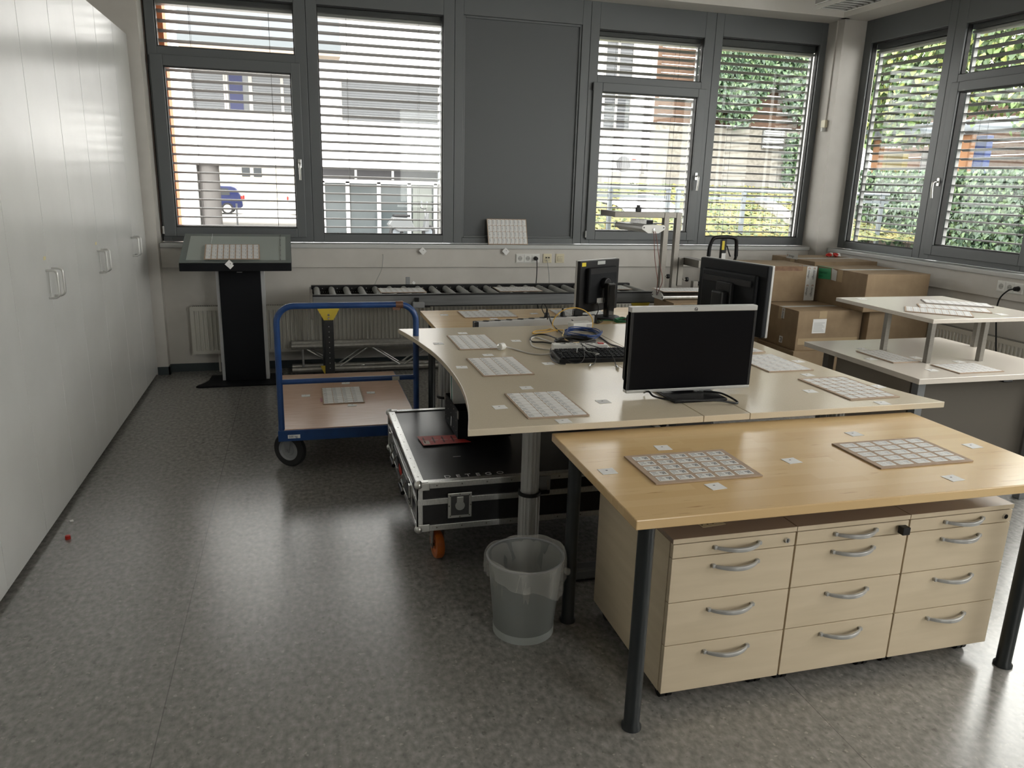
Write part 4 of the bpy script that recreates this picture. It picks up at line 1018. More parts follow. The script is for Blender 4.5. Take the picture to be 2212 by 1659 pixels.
cv = thing('roller_conveyor', 'grey roller conveyor with yellow brackets along the window wall', 'conveyor', (.09, 5.80, 0))
CL = 2.765
rail_m = noisy('rail_grey', (.155, .16, .165), (.20, .205, .21), 3, .42, (1, 1, 40))
for y in (0, .535):
    r_ = G().box((0, y, .664), (CL, y + .035, .752)).build('side_rail', rail_m, cv, bevel=.003)
    G().box((0, y - .002, .745), (CL, y + .037, .755)).build('rail_lip', black_m, r_)
    G().box((0, y - .002, .66), (CL, y + .037, .668)).build('rail_lip', black_m, r_)
dot = None
ir = G().box((0, .530, .69), (CL, .5345, .752)).build('hole_strip', black_m, cv)
for i in range(150):
    if dot is None: dot = G().cyl((0, 0, 0), (0, -.001, 0), .0035, n=6).build('rail_hole', mat('hole_pale', (.45, .45, .43), .6), ir, loc=(.02, .5295, .703))
    else: copyo(dot, ir, (.02 + .0183 * i, .5295, .703))
for i in range(47): copyo(dot, ir, (.03 + .058 * i, .5295, .732))
rol = None; rol_m = noisy('roller_grey', (.33, .34, .33), (.40, .41, .40), 20, .5)
for i in range(24):
    x = .04 + .1165 * i
    if rol is None:
        rol = G().cyl((0, .042, 0), (0, .528, 0), .025, n=20).build('roller', rol_m, cv, smooth=True, loc=(x, 0, .722))
        cap = G().cyl((0, .036, 0), (0, .042, 0), .0235, n=18).build('roller_cap', mat('cap_lime', (.42, .44, .12), .5), rol)
        G().cyl((0, .034, 0), (0, .036, 0), .008, n=10).build('axle', steel_m, rol)
    else:
        c = copyo(rol, cv, (x, 0, .722))
        for ch in rol.children: copyo(ch, c)
G().box((-.012, -.01, .66), (0, .58, .74)).build('end_plate', alud_m, cv)
G().box((-.02, -.012, .58), (.0, .0, .80)).build('end_stop', steel_m, cv, bevel=.002)
G().box((.765, .575, .75), (.80, .585, .815)).build('guide_tab', grey_pl_m, cv, bevel=.003)
for x in (.11, 2.63):
    for y in (-.005, .56):
        lg_ = G().box((x - .035, y, 0), (x + .035, y + .05, .575)).build('leg', mat('leg_anthracite', (.035, .037, .04), .45), cv, bevel=.003)
        bk = G().prism([(x - .085, .664), (x + .085, .664), (x + .035, .57), (x - .035, .57)], y - .006, y - .001 if y < .3 else y + .0, 'y').build('bracket', yellow_m, cv)
        for z in (.585, .61): G().cyl((x, y - .012, z), (x, y - .006, z), .008, n=10).build('bolt', chrome_m, bk)
        for k in range(9): G().cyl((x, y - .001, .20 + .04 * k), (x, y + .001, .20 + .04 * k), .004, n=8).build('hole', mat('hole_pale', (.45, .45, .43), .6), lg_)
        G().box((x - .05, y - .02, 0), (x + .05, y + .052, .008)).build('foot_plate', alud_m, cv)
    G().box((x - .02, .045, .12), (x + .02, .56, .16)).build('cross_brace', alud_m, cv)
    G().prism([(x - .06, .09), (x + .06, .09), (x + .03, .02), (x - .03, .02)], .54, .546, 'y').build('foot_bracket', yellow_m, cv)
mb_ = G().box((.735, -.045, .655), (.825, -.002, .70)).build('sensor_box', grey_pl_m, cv, bevel=.006)
G().box((.755, -.02, .70), (.785, -.002, .73)).build('sensor_clip', black_m, mb_)
G().cyl((.825, -.025, .665), (.87, -.025, .665), .008, n=10).build('sensor_lead', black_m, mb_)

ts = thing('aluminium_truss', 'silver stage truss of tubes and diagonals lying on the floor by the wall', 'truss', (-.085, 6.445, 0))
TL = 2.06; tl_m = noisy('truss_silver', (.50, .50, .49), (.62, .62, .60), 30, .32, metal=1)
for y in (0, .12):
    for z in (.035, .235):
        G().cyl((0, y, z), (TL, y, z), .025, n=18).build('main_tube', tl_m, ts, smooth=True)
for k in range(8):
    x0_, x1_ = .10 + .27 * k, .10 + .27 * (k + 1)
    for y in (0, .12):
        a, b_ = (.045, .225) if k % 2 else (.225, .045)
        G().cyl((x0_, y, a), (x1_, y, b_), .008, n=8).build('diagonal', tl_m, ts, smooth=True)
    for z in (.035, .235):
        ya, yb_ = (0, .12) if k % 2 else (.12, 0)
        G().cyl((x0_, ya, z), (x1_, yb_, z), .008, n=8).build('diagonal', tl_m, ts, smooth=True)
for x in (.09, TL - .09):
    for y in (0, .12): G().cyl((x, y, .035), (x, y, .235), .010, n=10).build('end_upright', tl_m, ts, smooth=True)
    for z in (.035, .235): G().cyl((x, 0, z), (x, .12, z), .010, n=10).build('end_upright', tl_m, ts, smooth=True)
for y in (0, .12):
    for z in (.035, .235): G().cyl((-.002, y, z), (-.0005, y, z), .019, n=16).build('tube_bore', black_m, ts)

# ================================================================== MONITORS
m1 = thing('computer_monitor', 'widescreen monitor with silver top edge and black screen facing the room', 'monitor', (1.545, 2.765, ZD))
MW = .565
G().box((-MW / 2, 0, .022), (MW / 2, .03, .372)).build('housing', black_m, m1, bevel=.004)
G().box((-MW / 2, .03, .06), (MW / 2, .06, .34)).build('rear_shell', black_m, m1, bevel=.02)
G().box((-MW / 2 - .001, -.003, .352), (MW / 2 + .001, .032, .374)).build('top_bezel', silver_p_m, m1, bevel=.003)
G().box((-MW / 2 - .001, -.003, .020), (MW / 2 + .001, .032, .033)).build('bottom_bezel', silver_p_m, m1, bevel=.003)
G().box((-MW / 2 + .011, -.0015, .034), (MW / 2 - .011, .001, .351)).build('screen', screen_m, m1)
for s_ in (-1, 1): G().box((s_ * MW / 2, -.0025, .033), (s_ * (MW / 2 - .011), .031, .352)).build('side_bezel', black_m, m1)
G().tube([(.0065 * math.cos(a), -.0035, .362 + .0065 * math.sin(a)) for a in [2 * math.pi * k / 20 for k in range(20)]], .0009, 5, True).build('round_logo', black_m, m1)
text('hp', .008, black_m, m1, (-.004, -.0035, .3595), (R(90), 0, 0))
G().box((-.12, -.11, 0), (.12, .10, .012)).build('base', black_m, m1, bevel=.005)
G().box((-.045, .03, .012), (.045, .075, .26)).build('neck', black_m, m1, bevel=.006)
cc = thing('monitor_cable', 'black cable trailing over the base of the front monitor', 'cable')
G().tube(spline([(1.36, 2.80, .78), (1.352, 2.74, .80), (1.36, 2.70, .79), (1.42, 2.645, .788), (1.53, 2.625, .788), (1.60, 2.61, .787), (1.665, 2.60, .776), (1.69, 2.63, .775), (1.66, 2.70, .79), (1.60, 2.74, .79)], 8), .004, 8).build('cord', black_m, cc, smooth=True)

m2 = thing('computer_monitor', 'small black monitor seen from behind with a yellow sticker', 'monitor', (1.96, 4.84, .73), math.atan2(.2, .36))
G().box((-.205, -.0, .04), (.205, .035, .385)).build('housing', black_m, m2, bevel=.004)
G().box((-.2075, .025, .037), (.2075, .042, .388)).build('front_bezel', silver_p_m, m2, bevel=.003)
G().box((-.15, -.035, .10), (.15, .0, .34)).build('rear_bulge', blackm_m, m2, bevel=.012)
G().box((-.14, -.0365, .30), (.14, -.034, .335)).build('vent_band', black_m, m2)
G().cyl((.0, -.075, .235), (.0, -.035, .235), .035, n=24).build('hinge', black_m, m2, bevel=.006)
G().prism([(-.035, 0), (.035, 0), (.038, .24), (-.038, .24)], -.115, -.07, 'y').build('neck', blackgl_m, m2, bevel=.01)
G().prism([(.085 * math.cos(a) * 1.15, -.075 + .085 * math.sin(a)) for a in [2 * math.pi * k / 28 for k in range(28)]], 0, .014).build('base', black_m, m2, bevel=.004)
G().box((-.19, -.0012, .35), (-.15, -.0, .375)).build('yellow_sticker', mat('sticker_yellow', (.75, .60, .03), .5), m2)
G().box((-.03, -.0012, .355), (.05, -.0, .378)).build('grey_sticker', mat('sticker_grey', (.45, .46, .45), .4), m2)
for z in (.20, .165): G().box((.06, -.0375, z), (.11, -.035, z + .028)).build('white_label', paper_m, m2)
G().box((-.06, -.0375, .10), (0, -.035, .135)).build('white_label', paper_m, m2)

ang = math.atan2(-.53, .129)
m3 = thing('computer_monitor', 'large black monitor seen from behind at an angle before the cartons', 'monitor', (2.44, 3.985, ZD), ang)
G().box((-.272, .0, .02), (.272, .035, .425)).build('housing', blackm_m, m3, bevel=.008)
G().box((-.274, .03, .018), (.274, .048, .427)).build('front_bezel', silver_p_m, m3, bevel=.004)
G().box((-.22, -.03, .07), (.22, .0, .37)).build('rear_bulge', blackm_m, m3, bevel=.02)
G().box((-.19, -.04, .30), (.19, -.028, .335)).build('vent_recess', black_m, m3)
G().box((-.06, -.06, .15), (.06, -.03, .31)).build('mount_plate', black_m, m3, bevel=.006)
G().box((-.045, -.11, .01), (.045, -.06, .26)).build('neck', black_m, m3, bevel=.012)
G().box((-.13, -.16, 0), (.13, .06, .014)).build('base', black_m, m3, bevel=.006)

# ================================================================== CABLES, KEYBOARD, POWER STRIPS
def cable(name, label, pts, r, m, n=6, ends=(), group=None, seg=7):
    t = thing(name, label, 'cable', (0, 0, 0), 0, group)
    G().tube(spline(pts, n), r, seg).build('cord', m, t, smooth=True)
    for p, q, rad, mm in ends: G().cyl(p, q, rad, n=10).build('plug', mm, t, bevel=.001)
    return t
kb = thing('keyboard', 'black keyboard under the tangle of cables', 'keyboard', (1.19, 3.385, ZD), R(-2))
G().prism([(0, 0), (0, .022), (.155, .036), (.155, 0)], 0, .44, 'x').build('case', black_m, kb, bevel=.004)
key0 = None
for rj in range(6):
    for ci in range(18):
        z = .0225 + .014 * (rj + .5) / 6
        p = (.014 + .0235 * ci, .010 + .0235 * rj, z)
        if key0 is None: key0 = G().obox((.009, .009, .0035), (.019, .019, .007)).build('key', blackm_m, kb, bevel=.0015, loc=p)
        else: copyo(key0, kb, p)
def strip(name, label, loc, rz, L, W, H, n, body, lab_switch=False, endm=None, pitch=None):
    t = thing(name, label, 'power strip', loc, rz)
    G().box((0, -W / 2, 0), (L, W / 2, H)).build('body', body, t, bevel=.004)
    p = pitch or (L - .06) / n
    for i in range(n):
        x = .045 + p * (i + .3)
        s_ = G().cyl((x, 0, H - .002), (x, 0, H + .0015), .0205, n=20).build('socket', black_m if body is not white_m else mat('socket_shadow', (.45, .45, .43), .5), t)
        for q in (-.009, .009): G().cyl((x + q, 0, H + .001), (x + q, 0, H + .002), .003, n=8).build('pin_hole', black_m, s_)
    if endm:
        for x in (0, L): G().box((x - .012, -W / 2 - .001, -.0), (x + .012, W / 2 + .001, H + .001)).build('end_cap', endm, t, bevel=.004)
    if lab_switch: G().box((L - .05, -.012, H), (L - .02, .012, H + .006)).build('switch', red_m, t, bevel=.002)
    return t
strip('power_strip', 'long grey aluminium power strip with black sockets on the back table', (1.02, 4.462, .73), .185, .84, .044, .053, 10, mat('strip_grey', (.42, .42, .41), .4, .3), endm=black_m)
strip('power_strip', 'white five-way power strip with red switch behind the keyboard', (1.222, 3.602, ZD), -.14, .285, .05, .052, 5, white_m, True)
for i, (x, y, lab) in enumerate(((1.50, 4.552, 'black plug with looped cable in the long grey power strip'), (1.612, 4.573, 'upright black plug in the long grey power strip'), (1.72, 4.593, 'blocky black adapter in the long grey power strip'))):
    t = thing('power_plug', lab, 'plug', (x, y, .785))
    if i < 2:
        G().cyl((0, 0, 0), (0, 0, .03), .019, .012, 14).build('plug_body', black_m, t, bevel=.002)
        G().cyl((0, 0, .03), (0, .0, .052), .006, n=8).build('strain_relief', black_m, t)
        if i == 0: G().tube(spline([(0, 0, .05), (-.012, 0, .075), (-.03, 0, .085), (-.036, 0, .065), (-.03, -.01, .04), (-.015, -.02, .015)], 5), .003, 7).build('cord_loop', black_m, t, smooth=True)
    else: G().box((-.03, -.022, 0), (.03, .022, .04)).build('plug_body', black_m, t, bevel=.006)
ad = thing('power_adapter', 'white rectangular power adapter with printed label on the cream desk', 'adapter', (1.56, 4.225, ZD), .12)
G().box((0, 0, 0), (.135, .075, .034)).build('housing', white_m, ad, bevel=.005)
lb2 = G().box((.085, -.0006, .006), (.128, 0, .028)).build('printed_label', paper_m, ad)
for k in range(4): G().box((.089, -.001, .009 + .0045 * k), (.124, -.0006, .011 + .0045 * k)).build('print_line', paperg_m, lb2)
wc = mat('cable_white', (.62, .60, .56), .45); yc = mat('cable_yellow', (.62, .38, .07), .45); bc_m = mat('cable_blue', (.012, .05, .20), .45); gc = mat('cable_green', (.02, .16, .07), .45); kc = mat('cable_black', (.012, .012, .012), .5); rc = mat('cable_darkred', (.10, .03, .03), .5)
pl = thing('power_plug', 'white mains plug with its cable lying on the cream desk', 'plug', (0, 0, 0))
G().tube(spline([(1.016, 3.737, .782), (1.048, 3.728, .775), (1.071, 3.681, .7745), (1.094, 3.624, .7745), (1.127, 3.586, .7745), (1.167, 3.571, .7745), (1.225, 3.578, .778)], 7), .0042, 8).build('cord', wc, pl, smooth=True)
G().cyl((.975, 3.712, .790), (1.002, 3.731, .788), .0185, n=20).build('plug_body', white_m, pl, bevel=.003)
G().cyl((1.002, 3.731, .788), (1.022, 3.742, .780), .008, .005, 10).build('strain_relief', white_m, pl)
for s_ in (-1, 1): G().cyl((.975 - .006 * s_ * 0, 3.712 + .0, .790 + .0095 * s_), (.958, 3.700, .791 + .0095 * s_), .0024, n=8).build('pin', chrome_m, pl)
cable('cable', 'white cable looped on the cream desk beside the black cable', [(1.314, 3.812, .780), (1.289, 3.882, .777), (1.271, 3.976, .7745), (1.249, 4.002, .7745), (1.22, 3.96, .7745), (1.191, 3.873, .7745), (1.173, 3.767, .7745), (1.20, 3.70, .7745), (1.26, 3.64, .778)], .0042, wc)
cable('cable', 'white cord curling out of the switch end of the white strip', [(1.505, 3.555, .80), (1.545, 3.65, .79), (1.559, 3.681, .782), (1.55, 3.62, .776), (1.521, 3.567, .776), (1.508, 3.54, .79)], .004, wc)
cable('cable', 'black cable in a wide loop towards the printed sheets', [(1.348, 3.901, .784), (1.334, 4.02, .780), (1.299, 4.068, .776), (1.253, 4.031, .7755), (1.213, 3.954, .7755), (1.202, 3.876, .7755), (1.255, 3.851, .777), (1.296, 3.787, .78), (1.314, 3.70, .79), (1.33, 3.62, .82)], .0045, kc)
cable('cable', 'yellow cable lying in a flat loop on the cream desk', [(1.427, 4.135, .779), (1.417, 4.213, .776), (1.374, 4.192, .7745), (1.312, 4.174, .7745), (1.274, 4.116, .7745), (1.298, 4.096, .7745), (1.365, 4.117, .779), (1.427, 4.135, .784), (1.47, 4.155, .78)], .0035, yc)
cable('cable', 'yellow cable standing up in an arch above the tangle', [(1.43, 4.13, .775), (1.423, 4.20, .80), (1.437, 4.22, .835), (1.472, 4.22, .874), (1.523, 4.22, .895), (1.575, 4.22, .897), (1.629, 4.22, .879), (1.668, 4.22, .845), (1.678, 4.215, .815), (1.668, 4.19, .785), (1.65, 4.16, .776)], .0032, yc)
cable('cable', 'pale yellow cable curving down onto the white strip', [(1.46, 4.10, .776), (1.441, 4.057, .80), (1.433, 4.03, .792), (1.398, 3.948, .787), (1.376, 3.814, .79), (1.381, 3.735, .795), (1.369, 3.616, .822)], .0035, mat('cable_pale', (.66, .50, .22), .45))
cable('cable', 'black cable arching from the long strip over the desk edge', [(1.475, 4.46, .79), (1.45, 4.36, .83), (1.44, 4.30, .81), (1.436, 4.22, .79), (1.438, 4.05, .777), (1.42, 3.93, .779), (1.42, 3.80, .79), (1.47, 3.70, .80), (1.50, 3.60, .815)], .004, kc)
cable('cable', 'black cable running from the long strip towards the front monitor', [(1.628, 4.439, .785), (1.616, 4.30, .777), (1.639, 4.162, .775), (1.624, 3.964, .775), (1.606, 3.76, .775), (1.622, 3.682, .775), (1.608, 3.541, .775), (1.62, 3.30, .775), (1.60, 2.95, .776)], .004, kc)
cable('cable', 'dark red cord lying along the black cable to the monitor', [(1.59, 3.80, .7755), (1.615, 3.73, .776), (1.634, 3.67, .7755), (1.622, 3.54, .7755), (1.64, 3.30, .7755)], .0028, rc)
cable('usb_cable', 'thin black cord ending in a plug beside the keyboard middle', [(1.353, 3.545, .83), (1.368, 3.458, .818), (1.379, 3.422, .812), (1.37, 3.372, .79), (1.345, 3.335, .776), (1.322, 3.315, .7755)], .0022, kc, ends=[((1.322, 3.315, .777), (1.300, 3.275, .777), .006, chrome_m)])
cable('usb_cable', 'thin black cord ending in a plug towards the monitor', [(1.375, 3.545, .83), (1.429, 3.501, .818), (1.463, 3.44, .812), (1.46, 3.36, .79), (1.447, 3.31, .776), (1.436, 3.27, .7755)], .0022, kc, ends=[((1.436, 3.27, .777), (1.424, 3.225, .777), .006, chrome_m)])
cable('cable', 'thin black keyboard cord dangling in loops over the keys', [(1.362, 3.56, .83), (1.343, 3.47, .815), (1.318, 3.392, .80), (1.29, 3.365, .778), (1.245, 3.365, .777), (1.221, 3.38, .79), (1.21, 3.43, .812), (1.246, 3.46, .815), (1.306, 3.467, .815), (1.343, 3.471, .815)], .0022, kc)
cable('cable', 'short grey wire curl lying on the keyboard keys', [(1.29, 3.425, .812), (1.305, 3.455, .83), (1.33, 3.46, .832), (1.35, 3.44, .814), (1.383, 3.40, .812), (1.39, 3.385, .812), (1.367, 3.375, .812)], .002, silver_p_m)
cable('cable', 'black cord wrapping around the end of the white strip', [(1.285, 3.585, .825), (1.257, 3.64, .81), (1.236, 3.655, .785), (1.200, 3.56, .776), (1.175, 3.44, .776), (1.182, 3.37, .776), (1.21, 3.355, .776)], .0035, kc)
def coil(name, label, c, rx, ry, rot, turns, r, m, dz=.004):
    t = thing(name, label, 'cable', c)
    pts = []; N_ = turns * 22
    for k in range(N_ + 1):
        a = 2 * math.pi * k / 22; f = 1 + .14 * math.sin(k * .37) * math.cos(k * .11)
        x = rx * f * math.cos(a); y = ry * f * math.sin(a)
        pts.append((x * math.cos(rot) - y * math.sin(rot), x * math.sin(rot) + y * math.cos(rot), r + dz * (k / 22) * .9 + .003 * math.sin(k * .9) + .003))
    G().tube(pts, r, 7).build('windings', m, t, smooth=True)
    return t
coil('cable_coil', 'coil of dark blue network cable on the cream desk', (1.545, 4.02, ZD), .098, .125, -.3, 8, .003, bc_m, .0035)
tie = bpy.data.objects['cable_coil']; G().obox((-.02, -.118, .016), (.03, .02, .03), (0, 0, .5)).build('tie', kc, tie, bevel=.003)
coil('cable_coil', 'coil of thick black cable behind the white power strip', (1.425, 3.80, ZD), .105, .075, -.1, 4, .0045, kc, .007)
coil('cable_coil', 'coil of green network cable on the beech table behind the desks', (2.05, 4.60, .73), .062, .055, 0, 5, .003, gc, .004)
cable('cable', 'green network cable running to the coil beside the small monitor', [(1.83, 4.60, .7345), (1.897, 4.66, .7345), (1.95, 4.665, .736), (2.005, 4.648, .7345), (2.068, 4.656, .736), (2.15, 4.64, .7345)], .003, gc)
cable('cable', 'tangled black lead on the beech table beside the small monitor', [(1.898, 4.755, .735), (1.93, 4.74, .735), (1.913, 4.627, .740), (1.856, 4.57, .735), (1.84, 4.605, .737), (1.87, 4.66, .741), (1.88, 4.62, .745), (1.86, 4.58, .735)], .0028, kc)
cable('cable', 'dark brown lead curled at the foot of the small monitor', [(2.083, 4.765, .735), (2.12, 4.77, .735), (2.125, 4.687, .735), (2.10, 4.60, .742), (2.066, 4.66, .745)], .003, rc)
cable('cable', 'black lead hanging from the rear of the small monitor', [(1.93, 4.79, .84), (1.925, 4.74, .80), (1.90, 4.72, .745), (1.895, 4.66, .736), (1.88, 4.60, .735)], .003, kc)

# ================================================================== LABEL SHEETS AND CARDS
def sheet(label, corner, size, rz, cols, rows, sm, gap=(.003, .003), margin=(.0055, .0055), rot=None, edge=board_m, th=.004, lsz=None):
    """brown board with stickers; corner = lower-left corner, size (w along x, d along y)"""
    t = thing('label_sheet', label, 'label sheet', corner, rz, 'boards covered with labels', rot=rot)
    w, d = size
    G().box((0, 0, 0), (w, d, th)).build('board', edge, t)
    cw = (w - 2 * margin[0]) / cols; ch = (d - 2 * margin[1]) / rows
    sw, sh_ = lsz if lsz else (cw - gap[0], ch - gap[1])
    s0 = None
    for j in range(rows):
        for i in range(cols):
            p = (margin[0] + cw * (i + .5), margin[1] + ch * (j + .5), th)
            if s0 is None:
                r_ = .004; g = G(); q = []
                for cx, cy, a0 in ((sw / 2 - r_, sh_ / 2 - r_, 0), (-sw / 2 + r_, sh_ / 2 - r_, 90), (-sw / 2 + r_, -sh_ / 2 + r_, 180), (sw / 2 - r_, -sh_ / 2 + r_, 270)):
                    for k in range(3): q.append((cx + r_ * math.cos(R(a0 + 45 * k)), cy + r_ * math.sin(R(a0 + 45 * k))))
                g.prism(q, 0, .0006); s0 = g.build('sticker', sm, t, loc=p)
            else: copyo(s0, t, p)
    return t
sheet('label board with rounded picture labels on the front beech table, nearest the bin', (1.022, 1.972, .731), (.368, .248), -.004, 5, 5, st_pic, margin=(.012, .012), lsz=(.055, .034))
sheet('pale label board with wide gaps on the front beech table, away from the bin', (1.818, 1.948, .731), (.375, .25), -.004, 5, 5, st_pale, margin=(.012, .010), lsz=(.056, .036))
sheet('label board on the curved cream desk next to the front beech table', (.787, 2.560, ZD + .001), (.24, .342), 0, 4, 8, st_txt)
sheet('label board on the curved cream desk, middle of its three boards', (.769, 3.195, ZD + .001), (.238, .352), .01, 4, 9, st_txt)
sheet('label board on the curved cream desk beside the white plug', (.775, 3.745, ZD + .001), (.222, .365), 0, 4, 9, st_txt)
sheet('label board on the cream desk just behind the front monitor edge', (2.125, 3.06, ZD + .001), (.245, .35), 0, 4, 6, st_pale)
sheet('label board with brown gaps near the corner of the cream desk', (2.188, 2.568, ZD + .001), (.25, .35), .02, 5, 6, st_pale, gap=(.007, .009), margin=(.01, .01))
sheet('label board on the cream desk below the large dark monitor', (2.13, 3.45, ZD + .001), (.24, .30), .05, 4, 7, st_txt)
sheet('label board on the back beech table beside the long power strip', (1.039, 4.872, .731), (.365, .258), 0, 8, 4, st_pale)
sheet('label board on the back beech table behind the small monitor', (1.69, 4.868, .731), (.37, .258), -.05, 8, 4, st_pale)
sheet('label board lying on the blue trolley deck', (.109, 4.582, .271), (.248, .375), 0, 4, 9, st_txt)
sheet('label board on the raised shelf, rearmost of the fan of three', (3.58, 3.70, .978), (.36, .16), R(-33), 9, 3, st_pale, edge=mat('board_grey', (.30, .27, .25), .7))
sheet('label board on the raised shelf, middle of the fan of three', (3.40, 3.55, .978), (.36, .16), R(-37), 9, 3, st_pale)
sheet('label board on the raised shelf, foremost of the fan of three', (3.205, 3.445, .978), (.33, .20), R(-41), 9, 3, st_pale)
sheet('label board on the lower tier beside the thin shelf leg', (2.995, 3.243, .741), (.175, .29), 0, 4, 8, st_pale)
sheet('label board on the lower tier near its front edge', (3.17, 2.985, .741), (.28, .19), 0, 6, 5, st_pale)
sheet('label board on the roller conveyor above the sensor box', (.60, 5.93, .7485), (.36, .25), .0, 8, 4, st_pale)
sheet('label board on the roller conveyor below the wall sockets', (1.55, 5.93, .7485), (.36, .25), .0, 8, 4, st_pale)
sheet('label board at the end of the roller conveyor by the antenna stand', (2.36, 5.98, .7485), (.36, .25), -.03, 8, 4, st_pale)
# leaning on the sill
sheet('label board leaning upright on the sill against the grey panel', (1.632, 6.690, 1.0585), (.366, .235), 0, 9, 4, st_txt, rot=(R(69), R(0), R(0)))
# on the kiosk glass
kt = math.atan2(1.135 - .962, .46)
sheet('label board lying on the tilted kiosk screen', (-.668, 6.062, .9895), (.392, .25), 0, 9, 4, st_pale, rot=(kt, 0, R(2)), gap=(.008, .0035))

cw0 = [None]
def cards(lab, grp, z, pts, rz=0.0, rot=None):
    for i, p in enumerate(pts):
        zz = p[2] if len(p) > 2 else z
        t = thing('paper_card', lab, 'card', (p[0], p[1], zz), rz + random.uniform(-.12, .12), grp)
        if cw0[0] is None:
            cw0[0] = G().box((-.026, -.024, 0), (.026, .024, .0008)).build('card_sheet', paper_m, t)
            cw0.append(G().box((-.004, .005, .0008), (.003, .010, .001)).build('printed_mark', paperg_m, t))
        else:
            copyo(cw0[0], t); copyo(cw0[1], t)
CARDS = {
 ('cards on the front beech table', .7305): [((1.196, 2.282), 'white card between the picture-label board and the front monitor'), ((.919, 2.109), 'white card at the bin end of the front beech table'), ((1.57, 2.078), 'white card midway between the two boards on the front beech table'), ((1.198, 1.927), 'white card between the picture-label board and the drawer-side table edge'), ((1.985, 2.286), 'white card between the pale wide-gap board and the cream desk'), ((2.33, 2.084), 'white card at the end of the front beech table away from the bin'), ((1.997, 1.834), 'white card between the pale wide-gap board and the drawer-side table edge')],
 ('cards on the curved desk near the trolley', ZD + .0005): [((.88, 4.179), 'white card behind the board beside the white plug, by the back table'), ((.695, 3.917), 'white card on the curved-edge side of the board beside the white plug'), ((1.126, 3.933), 'white card between the plug board and the cable tangle'), ((.892, 3.617), 'white card between the plug board and the middle board'), ((.711, 3.385), 'white card on the curved-edge side of the middle board'), ((1.135, 3.394), 'white card between the middle board and the keyboard'), ((.906, 2.985), 'white card between the middle board and the board next to the beech table'), ((.724, 2.728), 'white card above the crate of folders, on the curved desk edge'), ((1.151, 2.731), 'white card between the front monitor base and the label board beside it'), ((.909, 2.516), 'white card at the desk edge above the fluted leg column')],
 ('cards on the desk near the two-tier table', ZD + .0005): [((2.417, 3.248), 'white card beside the plain board, on the edge facing the two-tier table'), ((2.285, 2.988), 'white card between the plain board and the brown-gap board'), ((2.109, 2.727), 'white card between the front monitor and the brown-gap board'), ((2.475, 2.745), 'white card between the brown-gap board and the two-tier table'), ((2.297, 2.512), 'white card between the brown-gap board and the front beech table')],
 ('cards on the back beech table', .7305): [((.927, 5.011), 'white card at the trolley end of the back beech table'), ((1.228, 5.165), 'white card between the back table board and the conveyor'), ((1.226, 4.83), 'white card between the long power strip and the board behind it'), ((1.554, 4.998), 'white card between the two boards on the back beech table'), ((1.85, 5.165), 'white card behind the small monitor at the conveyor-side table edge')],
 ('cards on the trolley deck', .2712): [((.01, 4.798), 'white card on the trolley deck on the side of the cabinets'), ((.272, 5.067), 'white card on the trolley deck towards the conveyor'), ((.414, 4.803), 'white card on the trolley deck on the side of the curved desk'), ((.278, 4.538), 'white card on the trolley deck towards the tube handle')],
 ('cards on the lower tier', .7405): [((3.087, 3.59), 'white card on the lower tier by the rear shelf leg'), ((2.945, 3.353), 'white card on the lower tier edge facing the cream desk'), ((3.089, 3.078), 'white card on the lower tier near its free corner'), ((3.231, 3.344), 'white card under the raised shelf beside the rear lower-tier board'), ((3.40, 3.22), 'white card under the raised shelf behind the front lower-tier board')],
 ('cards on the raised shelf', .9775): [((3.289, 3.89), 'white card on the raised shelf corner towards the cartons'), ((3.717, 3.304), 'white card on the raised shelf beyond the fan of boards')]}
for (grp, z), lst in CARDS.items():
    for p, lab in lst: cards(lab, grp, z, [p])
for x in (1.041, 1.784):
    t = thing('paper_card', 'white card stuck cornerwise to the sill below the ' + ('garage-door window' if x < 1.5 else 'leaning board'), 'card', (x, 6.650, 1.003), 0, 'cards stuck to the sill', rot=(R(80), R(45), 0))
    copyo(cw0[0], t); copyo(cw0[1], t)
t = thing('paper_card', 'white card lying cornerwise on the kiosk head edge', 'card', (-.49, 6.040, .956), 0, rot=(R(68), R(45), 0)); copyo(cw0[0], t); copyo(cw0[1], t)
t = thing('paper_card', 'small white card standing like a tent on the conveyor rail', 'card', (.92, 6.36, .768), 0, rot=(R(70), R(45), R(10))); t.scale = (.45, .45, .45); copyo(cw0[0], t); copyo(cw0[1], t)

# ================================================================== ANTENNA STAND
ast = thing('antenna_stand', 'stainless steel stand of square tubes with an overhead arm', 'stand', (2.80, 5.61, 0))
a_ = .022
def sq(name, p, q, par, m=steel_m, r=a_): return G().box((min(p[0], q[0]) - r, min(p[1], q[1]) - r, min(p[2], q[2]) - r), (max(p[0], q[0]) + r, max(p[1], q[1]) + r, max(p[2], q[2]) + r)).build(name, m, par, bevel=.003)
sq('upright', (0, 0, .02), (0, 0, 1.385), ast); sq('upright', (.115, .02, .02), (.115, .02, 1.385), ast)
sq('arm', (-.42, 0, 1.385), (-.045, 0, 1.385), ast); sq('arm', (.045, .02, 1.385), (.07, .02, 1.385), ast)
sq('arm', (-.40, .045, 1.385), (-.40, .30, 1.385), ast)
sq('slide_post', (.165, .02, .85), (.165, .02, 1.035), ast); sq('slide_arm', (.21, .02, 1.035), (.23, -.22, 1.02), ast)
G().box((.210, -.243, 1.000), (.250, -.2425, 1.040)).build('open_tube_end', blackm_m, ast)
for x, z in ((.055, .905), (.225, .88), (.34, .845)):
    G().cyl((x - .03, 0, z), (x - .006, 0, z), .006, n=10).build('knob_screw', steel_m, ast)
    G().cyl((x - .006, 0, z), (x + .014, 0, z), .019, n=12).build('knob', black_m, ast, bevel=.004)
sq('short_post', (.30, 0, .60), (.30, 0, .845), ast)
